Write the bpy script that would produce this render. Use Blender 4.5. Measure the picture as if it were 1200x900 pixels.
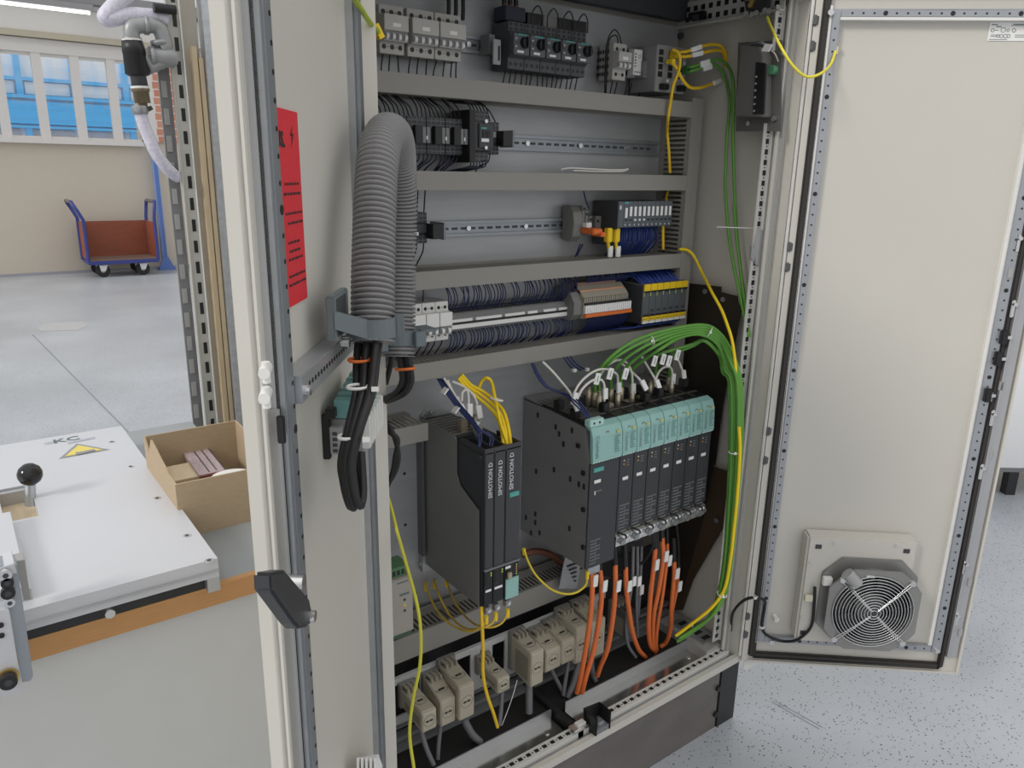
import bpy, bmesh, math, random
from mathutils import Vector, Matrix
random.seed(7)
R_=math.radians
scene=bpy.context.scene
for o in list(bpy.data.objects): bpy.data.objects.remove(o)
C=scene.collection
# ---------------------------------------------------------------- camera
FPX=887.6; CAM=Vector((-.5299,-1.1583,1.5940)); YAW,PITCH,ROLL=.64074,.27255,.01757
def _basis():
    f=Vector((math.sin(YAW)*math.cos(PITCH),math.cos(YAW)*math.cos(PITCH),-math.sin(PITCH)))
    r=Vector((math.cos(YAW),-math.sin(YAW),0)); u=r.cross(f)
    c,s=math.cos(ROLL),math.sin(ROLL)
    return c*r+s*u,-s*r+c*u,f
CR,CU,CF=_basis()
cd=bpy.data.cameras.new('camera'); cam=bpy.data.objects.new('camera',cd); C.objects.link(cam)
cd.sensor_fit='HORIZONTAL'; cd.sensor_width=36; cd.lens=FPX*36/1200; cd.clip_start=.02; cd.clip_end=200
cam.matrix_world=Matrix(((CR.x,CU.x,-CF.x,CAM.x),(CR.y,CU.y,-CF.y,CAM.y),(CR.z,CU.z,-CF.z,CAM.z),(0,0,0,1)))
scene.camera=cam
# ---------------------------------------------------------------- world: bright overcast daylight
SKY=1.18
w=bpy.data.worlds.new('world'); scene.world=w; w.use_nodes=True
nt=w.node_tree; bg=nt.nodes['Background']
# overcast daylight, brighter towards the zenith
_tc=nt.nodes.new('ShaderNodeTexCoord'); _sx=nt.nodes.new('ShaderNodeSeparateXYZ'); nt.links.new(_tc.outputs['Generated'],_sx.inputs[0])
_mr=nt.nodes.new('ShaderNodeMapRange'); _mr.inputs[1].default_value=0; _mr.inputs[2].default_value=1; _mr.inputs[3].default_value=.58; _mr.inputs[4].default_value=1; nt.links.new(_sx.outputs['Z'],_mr.inputs[0])
_ml=nt.nodes.new('ShaderNodeMath'); _ml.operation='MULTIPLY'; _ml.inputs[1].default_value=SKY; nt.links.new(_mr.outputs[0],_ml.inputs[0])
bg.inputs[0].default_value=(.985,.99,1.0,1); nt.links.new(_ml.outputs[0],bg.inputs[1])
# soft low daylight from the window side on the left
sd=bpy.data.lights.new('sun_light','SUN'); sd.energy=1.5; sd.angle=R_(14); sd.color=(1,.965,.91)
so=bpy.data.objects.new('sun_light',sd); C.objects.link(so); so.location=(-6,0,5)
so.rotation_euler=Vector((1,.05,-.62)).to_track_quat('-Z','Y').to_euler()
scene.view_settings.view_transform='Standard'; scene.view_settings.look='None'
scene.view_settings.exposure=-0.06; scene.view_settings.gamma=1.0; scene.view_settings.use_curve_mapping=False
# ---------------------------------------------------------------- helpers
def ray(px,py): return CF+CR*((px-600)/FPX)-CU*((py-450)/FPX)
def hit(px,py,n,d):
    n=Vector(n); v=ray(px,py); return CAM+v*((d-n.dot(CAM))/n.dot(v))
def Py(px,py,y): return hit(px,py,(0,1,0),y)
def Px(px,py,x): return hit(px,py,(1,0,0),x)
def Pz(px,py,z): return hit(px,py,(0,0,1),z)
MATS={}
def mat(name,col,rough=.5,metal=0.,var=.06,scale=12.,bump=0.,emit=0.,trans=0.,alpha=1.,stretch=None,coat=0.):
    if name in MATS: return MATS[name]
    m=bpy.data.materials.new(name); m.use_nodes=True; nt=m.node_tree; b=nt.nodes['Principled BSDF']
    b.inputs['Roughness'].default_value=rough; b.inputs['Metallic'].default_value=metal
    c=(*col,1)
    tc=nt.nodes.new('ShaderNodeTexCoord'); nz=nt.nodes.new('ShaderNodeTexNoise'); nz.inputs['Scale'].default_value=scale; nz.inputs['Detail'].default_value=4
    mp=nt.nodes.new('ShaderNodeMapping')
    if stretch: mp.inputs['Scale'].default_value=stretch
    nt.links.new(tc.outputs['Object'],mp.inputs[0]); nt.links.new(mp.outputs[0],nz.inputs['Vector'])
    mx=nt.nodes.new('ShaderNodeMix'); mx.data_type='RGBA'
    lo=tuple(max(0,v*(1-var)) for v in col)+(1,); hi=tuple(min(1,v*(1+var)) for v in col)+(1,)
    mx.inputs[6].default_value=lo; mx.inputs[7].default_value=hi
    nt.links.new(nz.outputs[0],mx.inputs[0]); nt.links.new(mx.outputs[2],b.inputs['Base Color'])
    if bump:
        bp=nt.nodes.new('ShaderNodeBump'); bp.inputs['Strength'].default_value=bump; bp.inputs['Distance'].default_value=.002
        nt.links.new(nz.outputs[0],bp.inputs['Height']); nt.links.new(bp.outputs[0],b.inputs['Normal'])
    if emit: b.inputs['Emission Color'].default_value=c; b.inputs['Emission Strength'].default_value=emit
    if trans: b.inputs['Transmission Weight'].default_value=trans
    if alpha<1: b.inputs['Alpha'].default_value=alpha
    if coat: b.inputs['Coat Weight'].default_value=coat
    MATS[name]=m; return m
STUFF={'hole_row','slot_row','channel_holes','stamped_slots','slotted_sides','terminal_holes','seam_dots','vent_slots','vent_pins','port_row','terminal_grid','grille_bars','printed_notes','cover_teeth','printed_diagram','small_lettering','print','bracket_slots','joints','grille','terminal_slots','vent_bars','stamped_mark','plate_slots','screw_holes','connector_holes','wire_guard'}
class MB:
    def __init__(s,xf=None): s.v=[];s.f=[];s.sm=[];s.mi=[];s.xf=xf;s.cur=0
    def add(s,vs,fs,smooth=False):
        n=len(s.v)
        for p in vs:
            p=Vector(p); s.v.append(s.xf(p) if s.xf else p)
        for f in fs: s.f.append([n+i for i in f]); s.sm.append(smooth); s.mi.append(s.cur)
        return s
    def box(s,x0,x1,y0,y1,z0,z1):
        vs=[(x,y,z) for z in (z0,z1) for y in (y0,y1) for x in (x0,x1)]
        return s.add(vs,[(0,2,3,1),(4,5,7,6),(0,1,5,4),(2,6,7,3),(0,4,6,2),(1,3,7,5)])
    def obox(s,c,ax,h):
        c=Vector(c); a=[Vector(v).normalized()*k for v,k in zip(ax,h)]
        vs=[c+a[0]*x+a[1]*y+a[2]*z for z in (-1,1) for y in (-1,1) for x in (-1,1)]
        return s.add(vs,[(0,2,3,1),(4,5,7,6),(0,1,5,4),(2,6,7,3),(0,4,6,2),(1,3,7,5)])
    def prism(s,poly,d,smooth=False):
        d=Vector(d); n=len(poly); vs=[Vector(p) for p in poly]; vs+=[p+d for p in vs]
        fs=[tuple(range(n))[::-1],tuple(range(n,2*n))]+[(i,(i+1)%n,n+(i+1)%n,n+i) for i in range(n)]
        return s.add(vs,fs,smooth)
    def hexa(s,b,t): # 4 bottom, 4 top corner points
        return s.add(list(b)+list(t),[(3,2,1,0),(4,5,6,7),(0,1,5,4),(1,2,6,5),(2,3,7,6),(3,0,4,7)])
    def cyl(s,p0,p1,r,seg=16,r1=None,cap=True):
        p0=Vector(p0);p1=Vector(p1);d=(p1-p0).normalized(); r1=r if r1 is None else r1
        a=d.orthogonal().normalized(); b=d.cross(a)
        vs=[];
        for p,rr in ((p0,r),(p1,r1)):
            for i in range(seg):
                t=2*math.pi*i/seg; vs.append(p+a*math.cos(t)*rr+b*math.sin(t)*rr)
        s.add(vs,[(i,(i+1)%seg,seg+(i+1)%seg,seg+i) for i in range(seg)],True)
        if cap: s.add(vs,[tuple(range(seg))[::-1],tuple(range(seg,2*seg))])
        return s
    def lathe(s,prof,o,d,seg=20):  # prof: (axial,radius)
        o=Vector(o); d=Vector(d).normalized(); a=d.orthogonal().normalized(); b=d.cross(a); vs=[];fs=[]
        for t_,r in prof:
            for i in range(seg):
                t=2*math.pi*i/seg; vs.append(o+d*t_+a*math.cos(t)*r+b*math.sin(t)*r)
        for k in range(len(prof)-1):
            for i in range(seg): fs.append((k*seg+i,k*seg+(i+1)%seg,(k+1)*seg+(i+1)%seg,(k+1)*seg+i))
        return s.add(vs,fs,True)
    def ring(s,c,d,R,r,seg=28,rs=6):
        c=Vector(c);d=Vector(d).normalized();a=d.orthogonal().normalized();b=d.cross(a);vs=[];fs=[]
        for i in range(seg):
            t=2*math.pi*i/seg; e=a*math.cos(t)+b*math.sin(t)
            for j in range(rs):
                q=2*math.pi*j/rs; vs.append(c+e*(R+r*math.cos(q))+d*(r*math.sin(q)))
        for i in range(seg):
            for j in range(rs): fs.append((i*rs+j,((i+1)%seg)*rs+j,((i+1)%seg)*rs+(j+1)%rs,i*rs+(j+1)%rs))
        return s.add(vs,fs,True)
    def tube(s,pts,r,seg=8,rfun=None):
        pts=[Vector(p) for p in pts]; n=len(pts); vs=[];fs=[]
        t0=(pts[1]-pts[0]).normalized(); a=t0.orthogonal().normalized()
        for i,p in enumerate(pts):
            t=(pts[min(i+1,n-1)]-pts[max(i-1,0)])
            if t.length<1e-9: t=t0
            t.normalize(); a=(a-t*a.dot(t)); 
            if a.length<1e-6: a=t.orthogonal()
            a.normalize(); b=t.cross(a); rr=rfun(i) if rfun else r
            for j in range(seg):
                q=2*math.pi*j/seg; vs.append(p+a*math.cos(q)*rr+b*math.sin(q)*rr)
        for i in range(n-1):
            for j in range(seg): fs.append((i*seg+j,i*seg+(j+1)%seg,(i+1)*seg+(j+1)%seg,(i+1)*seg+j))
        s.add(vs,fs,True); s.add(vs[:seg]+vs[-seg:],[tuple(range(seg))[::-1],tuple(range(seg,2*seg))]); return s
    def build(s,name,m,parent=None,bevel=0.,kind=None,label=None):
        me=bpy.data.meshes.new(name); off=wloc(parent) if parent else Vector()
        me.from_pydata([v-off for v in s.v],[],s.f)
        for mm in (m if isinstance(m,(list,tuple)) else [m]): me.materials.append(mm)
        for p,q,k in zip(me.polygons,s.sm,s.mi): p.use_smooth=q; p.material_index=k
        bm=bmesh.new(); bm.from_mesh(me)
        if bevel:
            bmesh.ops.remove_doubles(bm,verts=bm.verts,dist=1e-6)
            es=[e for e in bm.edges if len(e.link_faces)==2 and e.calc_face_angle(0)>.6 and not (e.link_faces[0].smooth and e.link_faces[1].smooth)]
            bmesh.ops.bevel(bm,geom=es,offset=bevel,segments=2,affect='EDGES',clamp_overlap=True)
        bmesh.ops.recalc_face_normals(bm,faces=bm.faces)
        bm.to_mesh(me); bm.free()
        o=bpy.data.objects.new(name,me); C.objects.link(o)
        if parent: o.parent=parent
        if kind or name in STUFF: o['kind']=kind or 'stuff'
        if label: o['label']=label
        return o
def wloc(o):
    v=Vector()
    while o: v=v+Vector(o.location); o=o.parent
    return v
def tag(o,label,cat,group=None,kind=None):
    o['label']=label; o['category']=cat
    if group: o['group']=group
    if kind: o['kind']=kind
    return o
def thing(name,label,cat,loc=(0,0,0),group=None):
    o=bpy.data.objects.new(name,None); C.objects.link(o); o.location=loc; o.empty_display_size=.05
    return tag(o,label,cat,group)
def struct(o): o['kind']='structure'; return o
def copy_tree(o,parent=None):
    c=o.copy(); C.objects.link(c); c.parent=parent
    for ch in o.children: copy_tree(ch,c)
    return c
def spline(pts,n=8):
    P=[Vector(p) for p in pts]; out=[]
    P=[P[0]*2-P[1]]+P+[P[-1]*2-P[-2]]
    for i in range(1,len(P)-2):
        for k in range(n):
            t=k/n; a,b,c,d=P[i-1:i+3]
            out.append(.5*((2*b)+(c-a)*t+(2*a-5*b+4*c-d)*t*t+(3*b-a-3*c+d)*t**3))
    out.append(P[-2]); return out
def text(s,size,origin,xd,yd,m,parent,name='lettering',lift=.0006,align='LEFT',bold=0.):
    cu=bpy.data.curves.new('t','FONT'); cu.body=s; cu.size=size; cu.align_x=align; cu.resolution_u=2; cu.offset=bold
    ob=bpy.data.objects.new('t',cu); C.objects.link(ob)
    me=bpy.data.meshes.new_from_object(ob.evaluated_get(bpy.context.evaluated_depsgraph_get()))
    bpy.data.objects.remove(ob); bpy.data.curves.remove(cu)
    xd=Vector(xd).normalized(); yd=Vector(yd).normalized(); zd=xd.cross(yd); o=Vector(origin); off=wloc(parent) if parent else Vector()
    for v in me.vertices: v.co=o+xd*v.co.x+yd*v.co.y+zd*lift-off
    me.materials.clear(); me.materials.append(m)
    t=bpy.data.objects.new(name,me); C.objects.link(t); t.parent=parent; return t
# ---------------------------------------------------------------- materials
M=dict(
 brk=mat('breaker_grey',(.50,.485,.455),.5),
 cream=mat('cream_paint',(.605,.58,.525),.42,var=.025,scale=6),
 white=mat('white_plastic',(.78,.77,.74),.4),
 galv=mat('galvanised',(.44,.455,.47),.38,.75,var=.12,scale=40),
 zinc=mat('zinc_plate',(.40,.405,.415),.40,.35,var=.12,scale=9,stretch=(1,1,8)),
 steel=mat('bright_steel',(.72,.72,.72),.25,.95),
 duct=mat('duct_grey',(.285,.272,.245),.55,var=.03),
 dark=mat('dark_grey',(.050,.052,.057),.5),
 darkf=mat('front_grey',(.040,.043,.048),.42),
 side=mat('module_side',(.27,.27,.262),.42,.3,var=.1),
 mid=mat('mid_grey',(.20,.205,.21),.5),
 black=mat('black_plastic',(.012,.012,.013),.42),
 rubber=mat('black_rubber',(.018,.017,.017),.7),
 teal=mat('teal_plastic',(.30,.52,.48),.45),
 tealt=mat('teal_clear',(.22,.46,.44),.2,alpha=.75),
 badge=mat('badge_teal',(.07,.40,.37),.5),
 lgrey=mat('light_grey_plastic',(.36,.36,.355),.5),
 beige=mat('hood_beige',(.44,.40,.31),.55,var=.06),
 beigedk=mat('beige_dark',(.27,.245,.19),.6),
 orange=mat('orange_cable',(.74,.17,.04),.5),
 org=mat('orange_plastic',(.75,.17,.03),.5),
 green=mat('green_cable',(.12,.33,.05),.45),
 yg=mat('yellow_cable',(.85,.55,.02),.45),
 yel=mat('bright_yellow_cable',(.95,.68,.01),.45),
 yell=mat('yellow_plastic',(.90,.62,.02),.5),
 blue=mat('navy_wire',(.012,.022,.10),.45),
 wcab=mat('white_cable',(.75,.72,.66),.45),
 gcab=mat('grey_cable',(.17,.17,.18),.5),
 bcab=mat('black_cable',(.012,.012,.012),.5),
 tie=mat('cable_tie',(.85,.84,.80),.4),
 tagm=mat('paper_tag',(.85,.84,.82),.6),
 ink=mat('ink',(.02,.02,.02),.6),
 inkgrey=mat('ink_grey',(.12,.17,.17),.6),
 print=mat('pale_print',(.62,.63,.64),.6),
 hose=mat('conduit_grey',(.23,.228,.23),.30,var=.06),
 clampm=mat('clamp_grey',(.15,.18,.19),.45),
 red=mat('red_sign',(.72,.03,.045),.4),
 gold=mat('brass',(.60,.42,.15),.35,.8),
 copper=mat('nickel_plug',(.50,.44,.33),.35,.6),
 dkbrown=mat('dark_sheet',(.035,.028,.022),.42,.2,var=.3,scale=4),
 plinth=mat('plinth_steel',(.19,.172,.16),.38,.4,var=.30,scale=6,stretch=(1,1,2)),
 plinthb=mat('plinth_black',(.022,.022,.023),.45,var=.2),
 alu=mat('aluminium',(.60,.61,.64),.42,.15,var=.05,scale=5),
 aluedge=mat('alu_edge',(.50,.51,.52),.35,.7),
 wood=mat('bench_edge',(.52,.27,.10),.5,var=.22,scale=10,stretch=(2,30,60)),
 benchg=mat('bench_top',(.30,.32,.33),.5,var=.08),
 benchp=mat('bench_panel',(.60,.605,.59),.45,var=.03),
 card=mat('cardboard',(.44,.34,.225),.85,var=.10,scale=50,stretch=(1,1,4)),
 woodlt=mat('light_wood',(.62,.50,.33),.6,var=.15,scale=12,stretch=(8,1,1)),
 shaft=mat('shaft_steel',(.55,.58,.60),.3,.8),
)
M['gasket']=mat('gasket',(.036,.032,.029),.65)
M['galvd']=mat('rail_galvanised',(.33,.35,.375),.40,.65,var=.15,scale=30)
M['glass']=mat('window_glass',(.9,.95,1),.02,trans=1.,alpha=.12,var=0)
M['hole']=M['black']
# ================================================================= HALL
def floor_mat():
    m=bpy.data.materials.new('speckled_floor'); m.use_nodes=True; nt=m.node_tree; b=nt.nodes['Principled BSDF']
    tc=nt.nodes.new('ShaderNodeTexCoord')
    n=nt.nodes.new('ShaderNodeTexNoise'); n.inputs['Scale'].default_value=1.1; n.inputs['Detail'].default_value=5
    r=nt.nodes.new('ShaderNodeValToRGB'); e=r.color_ramp.elements
    e[0].position=.35; e[0].color=(.37,.39,.42,1); e[1].position=.7; e[1].color=(.46,.485,.52,1)
    nt.links.new(tc.outputs['Object'],n.inputs['Vector']); nt.links.new(n.outputs[0],r.inputs[0])
    v=nt.nodes.new('ShaderNodeTexVoronoi'); v.inputs['Scale'].default_value=135; nt.links.new(tc.outputs['Object'],v.inputs['Vector'])
    n2=nt.nodes.new('ShaderNodeTexNoise'); n2.inputs['Scale'].default_value=60; nt.links.new(tc.outputs['Object'],n2.inputs['Vector'])
    sep=nt.nodes.new('ShaderNodeSeparateColor'); nt.links.new(v.outputs['Color'],sep.inputs[0])
    mu=nt.nodes.new('ShaderNodeMath'); mu.operation='MULTIPLY'; mu.inputs[1].default_value=.42; nt.links.new(sep.outputs[0],mu.inputs[0])
    p=nt.nodes.new('ShaderNodeMath'); p.operation='POWER'; p.inputs[1].default_value=2.2; nt.links.new(mu.outputs[0],p.inputs[0])
    lt=nt.nodes.new('ShaderNodeMath'); lt.operation='LESS_THAN'; nt.links.new(v.outputs['Distance'],lt.inputs[0])
    sc=nt.nodes.new('ShaderNodeMath'); sc.operation='MULTIPLY'; sc.inputs[1].default_value=2.6; nt.links.new(p.outputs[0],sc.inputs[0]); nt.links.new(sc.outputs[0],lt.inputs[1])
    mx=nt.nodes.new('ShaderNodeMix'); mx.data_type='RGBA'; nt.links.new(lt.outputs[0],mx.inputs[0]); nt.links.new(r.outputs[0],mx.inputs[6]); mx.inputs[7].default_value=(.045,.045,.05,1)
    nt.links.new(mx.outputs[2],b.inputs['Base Color']); b.inputs['Roughness'].default_value=.33
    return m
fl=MB().add([(-14,-6,0),(16,-6,0),(16,12.1,0),(-14,12.1,0)],[(0,1,2,3)]).build('floor',floor_mat()); struct(fl)
patch=mat('floor_patch',(.42,.42,.42),.6,var=.15,scale=20)
pp=[Pz(*q,.0015) for q in ((44,384),(55,378),(98,377),(103,382),(90,387),(48,388))]
MB().add(pp,[tuple(range(6))]).build('repair_patch',patch,fl)
joint=mat('floor_joint',(.25,.27,.29),.6)
a,b_=Pz(38,392,.001),Pz(100,455,.001); d=(b_-a).normalized().cross(Vector((0,0,1)))*.006
MB().add([a-d,a+d,b_*1.+(b_-a)*.6+d,b_+(b_-a)*.6-d],[(0,1,2,3)]).build('joint',joint,fl)
for k in (0,3):
    a,b_=Pz(904+k,822-k*.5,.001),Pz(960+k*1.3,854-k*.6,.001); d=(b_-a).normalized().cross(Vector((0,0,1)))*.0012
    MB().add([a-d,a+d,b_+d,b_-d],[(0,1,2,3)]).build('scratch',joint,fl)
wallm=mat('wall_paint',(.60,.54,.45),.7,var=.03); whitew=mat('white_wall',(.75,.74,.72),.7,var=.02); trimw=mat('white_trim',(.70,.68,.66),.5,var=.02)
WY=12.1
wb=MB().box(-9,9,WY,WY+.3,0,1.93).box(2.16,9,WY,WY+.3,1.93,3.1).box(-9,9,WY,WY+.3,3.1,3.78).build('wall_back',wallm); struct(wb)
struct(MB().box(9,9.2,-6,WY+.3,0,5.2).build('wall_right',wallm))
MB().box(-9,2.2,WY-.04,WY,3.1,3.28).build('lintel',trimw,wb)
MB().box(-9,2.6,WY-.12,WY-.0,3.29,3.37).build('cable_ledge',mat('ledge',(.50,.46,.36),.6),wb)
MB().box(-9,9,WY-.08,WY-.06,3.37,3.74).build('upper_wall_board',whitew,wb)
o=MB().box(-9,2.16,WY-.10,WY+.02,1.88,1.945).build('trim_1',trimw); struct(o)
o=MB().box(-9,9,WY-.01,WY,0,.04).build('baseboard_back',mat('skirting',(.36,.37,.40),.6)); struct(o)
# windows: mullions follow a pitch of 0.47 m
xs=[.35+.475*k for k in range(-3,5)]
for k,x in enumerate(xs[:-1]):
    f=MB()
    f.box(x,x+.12,WY-.03,WY+.08,1.945,3.1)
    for z0,z1 in ((1.945,1.98),(3.06,3.1)): f.box(x+.12,x+.475,WY,WY+.06,z0,z1)
    wn=f.build('window_%d'%(k+1),trimw); struct(wn)
    MB().box(x+.12,x+.475,WY+.03,WY+.035,1.98,3.06).build('pane',M['glass'],wn)
struct(MB().box(xs[-1]-.0,xs[-1]+.12,WY-.03,WY+.08,1.945,3.1).build('trim_2',trimw))
# clerestory and purlin above
struct(MB().box(-9,9,WY-.25,WY+.05,3.78,3.92).build('trim_3',mat('purlin',(.27,.27,.28),.5)))
cw=MB()
for x in (-2.5,.2,1.72,4.5): cw.box(x-.02,x+.02,WY,WY+.04,3.92,5.2)
cw.box(-9,9,WY,WY+.05,5.15,5.25); cw=cw.build('window_8',trimw); struct(cw)
MB().box(-9,9,WY+.02,WY+.025,3.92,5.15).build('pane',M['glass'],cw)
# tube luminaire under the purlin
t=thing('tube_light','long lit fluorescent tube light under the roof beam in the far hall','light',(.9,WY-.4,3.6))
MB().box(-2,1.62,WY-.46,WY-.34,3.66,3.74).build('housing',mat('lamp_housing',(.30,.30,.31),.5),t)
MB().cyl((-1.9,WY-.42,3.635),(1.58,WY-.42,3.635),.022,12).build('tube',mat('lamp_tube',(1,.98,.9),.5,emit=2.5),t)
MB().box(1.62,2.05,WY-.44,WY-.36,3.66,3.72).build('cable_tail',mat('lamp_tail',(.35,.35,.36),.5),t)
# blue steel column by the wall
t=thing('steel_column','slim blue steel column with flared foot standing beside the trolley at the far wall','column',(2.3,WY-.1,0))
p0=Pz(203,316,0); xx=p0.x-.06; yy=WY-.14
MB().box(xx-.05,xx+.0,yy-.04,yy+.04,.02,2.0).build('web',mat('column_blue',(.12,.22,.55),.45),t)
MB().box(xx-.062,xx-.052,yy-.05,yy+.05,.02,2.0).box(xx+.0,xx+.012,yy-.05,yy+.05,.02,2.0).build('flange',mat('column_blue2',(.22,.34,.68),.4),t)
MB().prism([(xx-.13,yy-.06,0.02),(xx+.10,yy-.06,.02),(xx+.02,yy-.06,.2),(xx-.06,yy-.06,.2)],(0,.015,0)).build('gusset',mat('column_blue',(0,0,0)),t)
MB().box(xx-.14,xx+.11,yy-.1,yy+.1,0,.02).build('foot_plate',mat('column_blue',(0,0,0)),t)
# building outside
fb=mat('facade_blue',(.10,.46,.88),.4,var=.05); fw=mat('facade_white',(.86,.88,.90),.5,var=.04,scale=2); fp=mat('facade_pane',(.80,.86,.90),.6,var=.2,scale=1.5)
FY=19.
bl=thing('office_building','white office building with bright blue window frames seen outside the far windows','building',(0,FY,0))
def fz(py): return Py(80,py,FY).z
def fx(px): return Py(px,110,FY).x
MB().box(-14,12,FY+.1,FY+.6,0,7).build('wall',fw,bl)
MB().box(-14,12,FY-.02,FY+.1,fz(147),fz(121)).build('spandrel',fb,bl)
for za,zb in ((fz(118),fz(114)),(fz(98),fz(94)),(fz(152),fz(149))): MB().box(-14,12,FY-.05,FY+.1,za,zb).build('frame_bar',fb,bl)
sp_=fx(88)-fx(24)
for k in range(9):
    x=fx(24)+ sp_*(k-2)
    MB().box(x-.06,x+.06,FY-.06,FY+.1,fz(118),fz(50)).build('frame_post',fb,bl)
    MB().box(x+.10,x+sp_-.10,FY+.04,FY+.1,fz(113),fz(99)).build('pane',fp,bl)
    MB().box(x+.10,x+sp_-.10,FY+.04,FY+.1,fz(166),fz(153)).build('pane',mat('low_pane',(.40,.40,.44),.6,var=.4,scale=3),bl)
    MB().box(x+.0,x+.12,FY-.03,FY+.1,fz(170),fz(150)).build('frame_post',fb,bl)
bk=bpy.data.materials.new('brick'); bk.use_nodes=True; nt=bk.node_tree; bt=nt.nodes.new('ShaderNodeTexBrick'); bt.inputs['Color1'].default_value=(.55,.22,.15,1); bt.inputs['Color2'].default_value=(.62,.30,.2,1); bt.inputs['Mortar'].default_value=(.75,.65,.58,1); bt.inputs['Scale'].default_value=2.2
tc=nt.nodes.new('ShaderNodeTexCoord'); mp=nt.nodes.new('ShaderNodeMapping'); mp.inputs['Rotation'].default_value=(R_(90),0,0); nt.links.new(tc.outputs['Object'],mp.inputs[0]); nt.links.new(mp.outputs[0],bt.inputs['Vector']); nt.links.new(bt.outputs[0],nt.nodes['Principled BSDF'].inputs['Base Color'])
bx=[Py(q,120,WY-.02).x for q in (176,196)]
struct(MB().box(bx[0]-.12,bx[0]+.05,WY-.036,WY+.05,1.945,3.1).build('trim_4',trimw))
o=MB().box(bx[0],bx[1]+.15,WY-.03,WY+.02,1.95,3.08).build('wall_brick_pier',bk); struct(o)
# ---------------------------------------------------------------- platform trolley
tb=mat('trolley_blue',(.035,.05,.24),.4); tr=mat('trolley_board',(.27,.075,.035),.55,var=.2,scale=6,stretch=(1,1,3))
A=Py(104,306,11.35); B=Py(186,303,11.35); x0,x1=A.x,B.x; y0,y1=11.35,11.95; zd=.24
t=thing('platform_trolley','blue platform trolley with red-brown side boards standing against the far wall','trolley',((x0+x1)/2,(y0+y1)/2,0))
MB().box(x0,x1,y0,y1,zd-.05,zd).build('deck_frame',tb,t); MB().box(x0+.02,x1-.02,y0+.02,y1-.02,zd,zd+.015).build('deck',mat('deck_board',(.22,.15,.12),.6),t)
zt=.78
MB().box(x0+.02,x1-.02,y1-.03,y1-.012,zd+.015,zt).build('back_board',tr,t)
for x in (x0,x1-.018): MB().box(x,x+.018,y0+.04,y1-.04,zd+.015,zt).build('side_board',tr,t)
for x,dx in ((x0,-.12),(x1,.03)):
    pts=[(x,y0+.02,zd-.02),(x,y0+.02,zt+.05),(x+dx*.45,y0+.02,zt+.17),(x+dx,y0+.02,zt+.30),(x+dx,y1-.02,zt+.30),(x+dx*.45,y1-.02,zt+.17),(x,y1-.02,zt+.05),(x,y1-.02,zd-.02)]
    h=MB().tube(pts,.024,8).build('handle',tb,t); MB().tube([(x+dx,y0+.05,zt+.302),(x+dx,y1-.05,zt+.302)],.028,8).build('grip',mat('grip',(.15,.13,.13),.6),h)
for x in (x0+.18,x1-.22):
    for y in (y0+.08,y1-.10):
        wh=MB().cyl((x,y-.025,.095),(x,y+.025,.095),.095,20).build('wheel',M['rubber'],t); MB().cyl((x,y-.03,.095),(x,y+.03,.095),.03,12).build('hub',M['lgrey'],wh)
        MB().prism([(x-.05,y-.05,zd-.05),(x+.07,y-.05,zd-.05),(x+.03,y-.05,.09),(x-.03,y-.05,.09)],(0,.015,0)).prism([(x-.05,y+.035,zd-.05),(x+.07,y+.035,zd-.05),(x+.03,y+.035,.09),(x-.03,y+.035,.09)],(0,.015,0)).box(x-.05,x+.07,y-.05,y+.05,zd-.06,zd-.05).build('caster_fork',mat('fork',(.70,.70,.70),.4),t)
# ---------------------------------------------------------------- white cabinet on legs, right background
wc=mat('white_cabinet',(.80,.81,.82),.35,var=.02)
a=Pz(1128,578,.0)
dx=Vector((.756,-.654,0)); 
c1=Pz(1178,580,0); c2=Pz(1160,570,0)
t=thing('storage_cabinet','white cabinet on black legs behind the open right cabinet door','cabinet',(c1.x,c1.y,0))
Q=Vector((c1.x,c1.y,0)); u=Vector((.80,-.60,0)); v=Vector((.60,.80,0))   # u to the right, v away
zl=.15
def wq(x,y,z): return Q+u*x+v*y+Vector((0,0,z))
def wbx(n,x0,x1,y0,y1,z0,z1,m,bev=0.): return MB(lambda p:wq(*p)).box(x0,x1,y0,y1,z0,z1).build(n,m,t,bev)
wbx('body',-.60,.07,0,.5,zl,.92,wc,.004); wbx('base_rail',-.60,.07,-.002,.5,zl-.02,zl,M['mid'])
for x in (.0,-.55):
    for y in (0.0,.45): wbx('leg',x,x+.05,y,y+.05,0,zl-.02,M['plinthb'])
wbx('body',.075,.62,0,.5,zl,.92,wc,.004); wbx('top_board',-.62,.64,-.02,.52,.92,.95,M['mid'])
t2=thing('bench_machine','pale grey machine standing on the white cabinet behind the right door','machine',wq(0,.2,.95))
MB(lambda p:wq(*p)).box(-.25,.5,.05,.45,.97,1.3).build('housing',wc,t2,.02); MB(lambda p:wq(*p)).box(-.3,.55,.02,.48,.95,.97).build('base',M['mid'],t2,.005)
# ---------------------------------------------------------------- workbench at the left
BZ=.84
bn=thing('workbench','grey workbench with a light wooden front edge left of the switch cabinet','workbench',(-1,.7,0))
MB().box(-2.6,.0,.195,1.2,BZ-.04,BZ).build('top',M['benchg'],bn); MB().box(-2.6,.0,.18,.195,BZ-.04,BZ).build('front_edge',M['wood'],bn)
MB().box(-2.6,.0,.205,.225,.1,BZ-.04).build('front_panel',M['benchp'],bn)
for x in (-2.5,-.06):
    for y in (.24,1.14): MB().box(x-.03,x+.03,y-.03,y+.03,0,BZ-.04).build('leg',M['mid'],bn)
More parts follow.
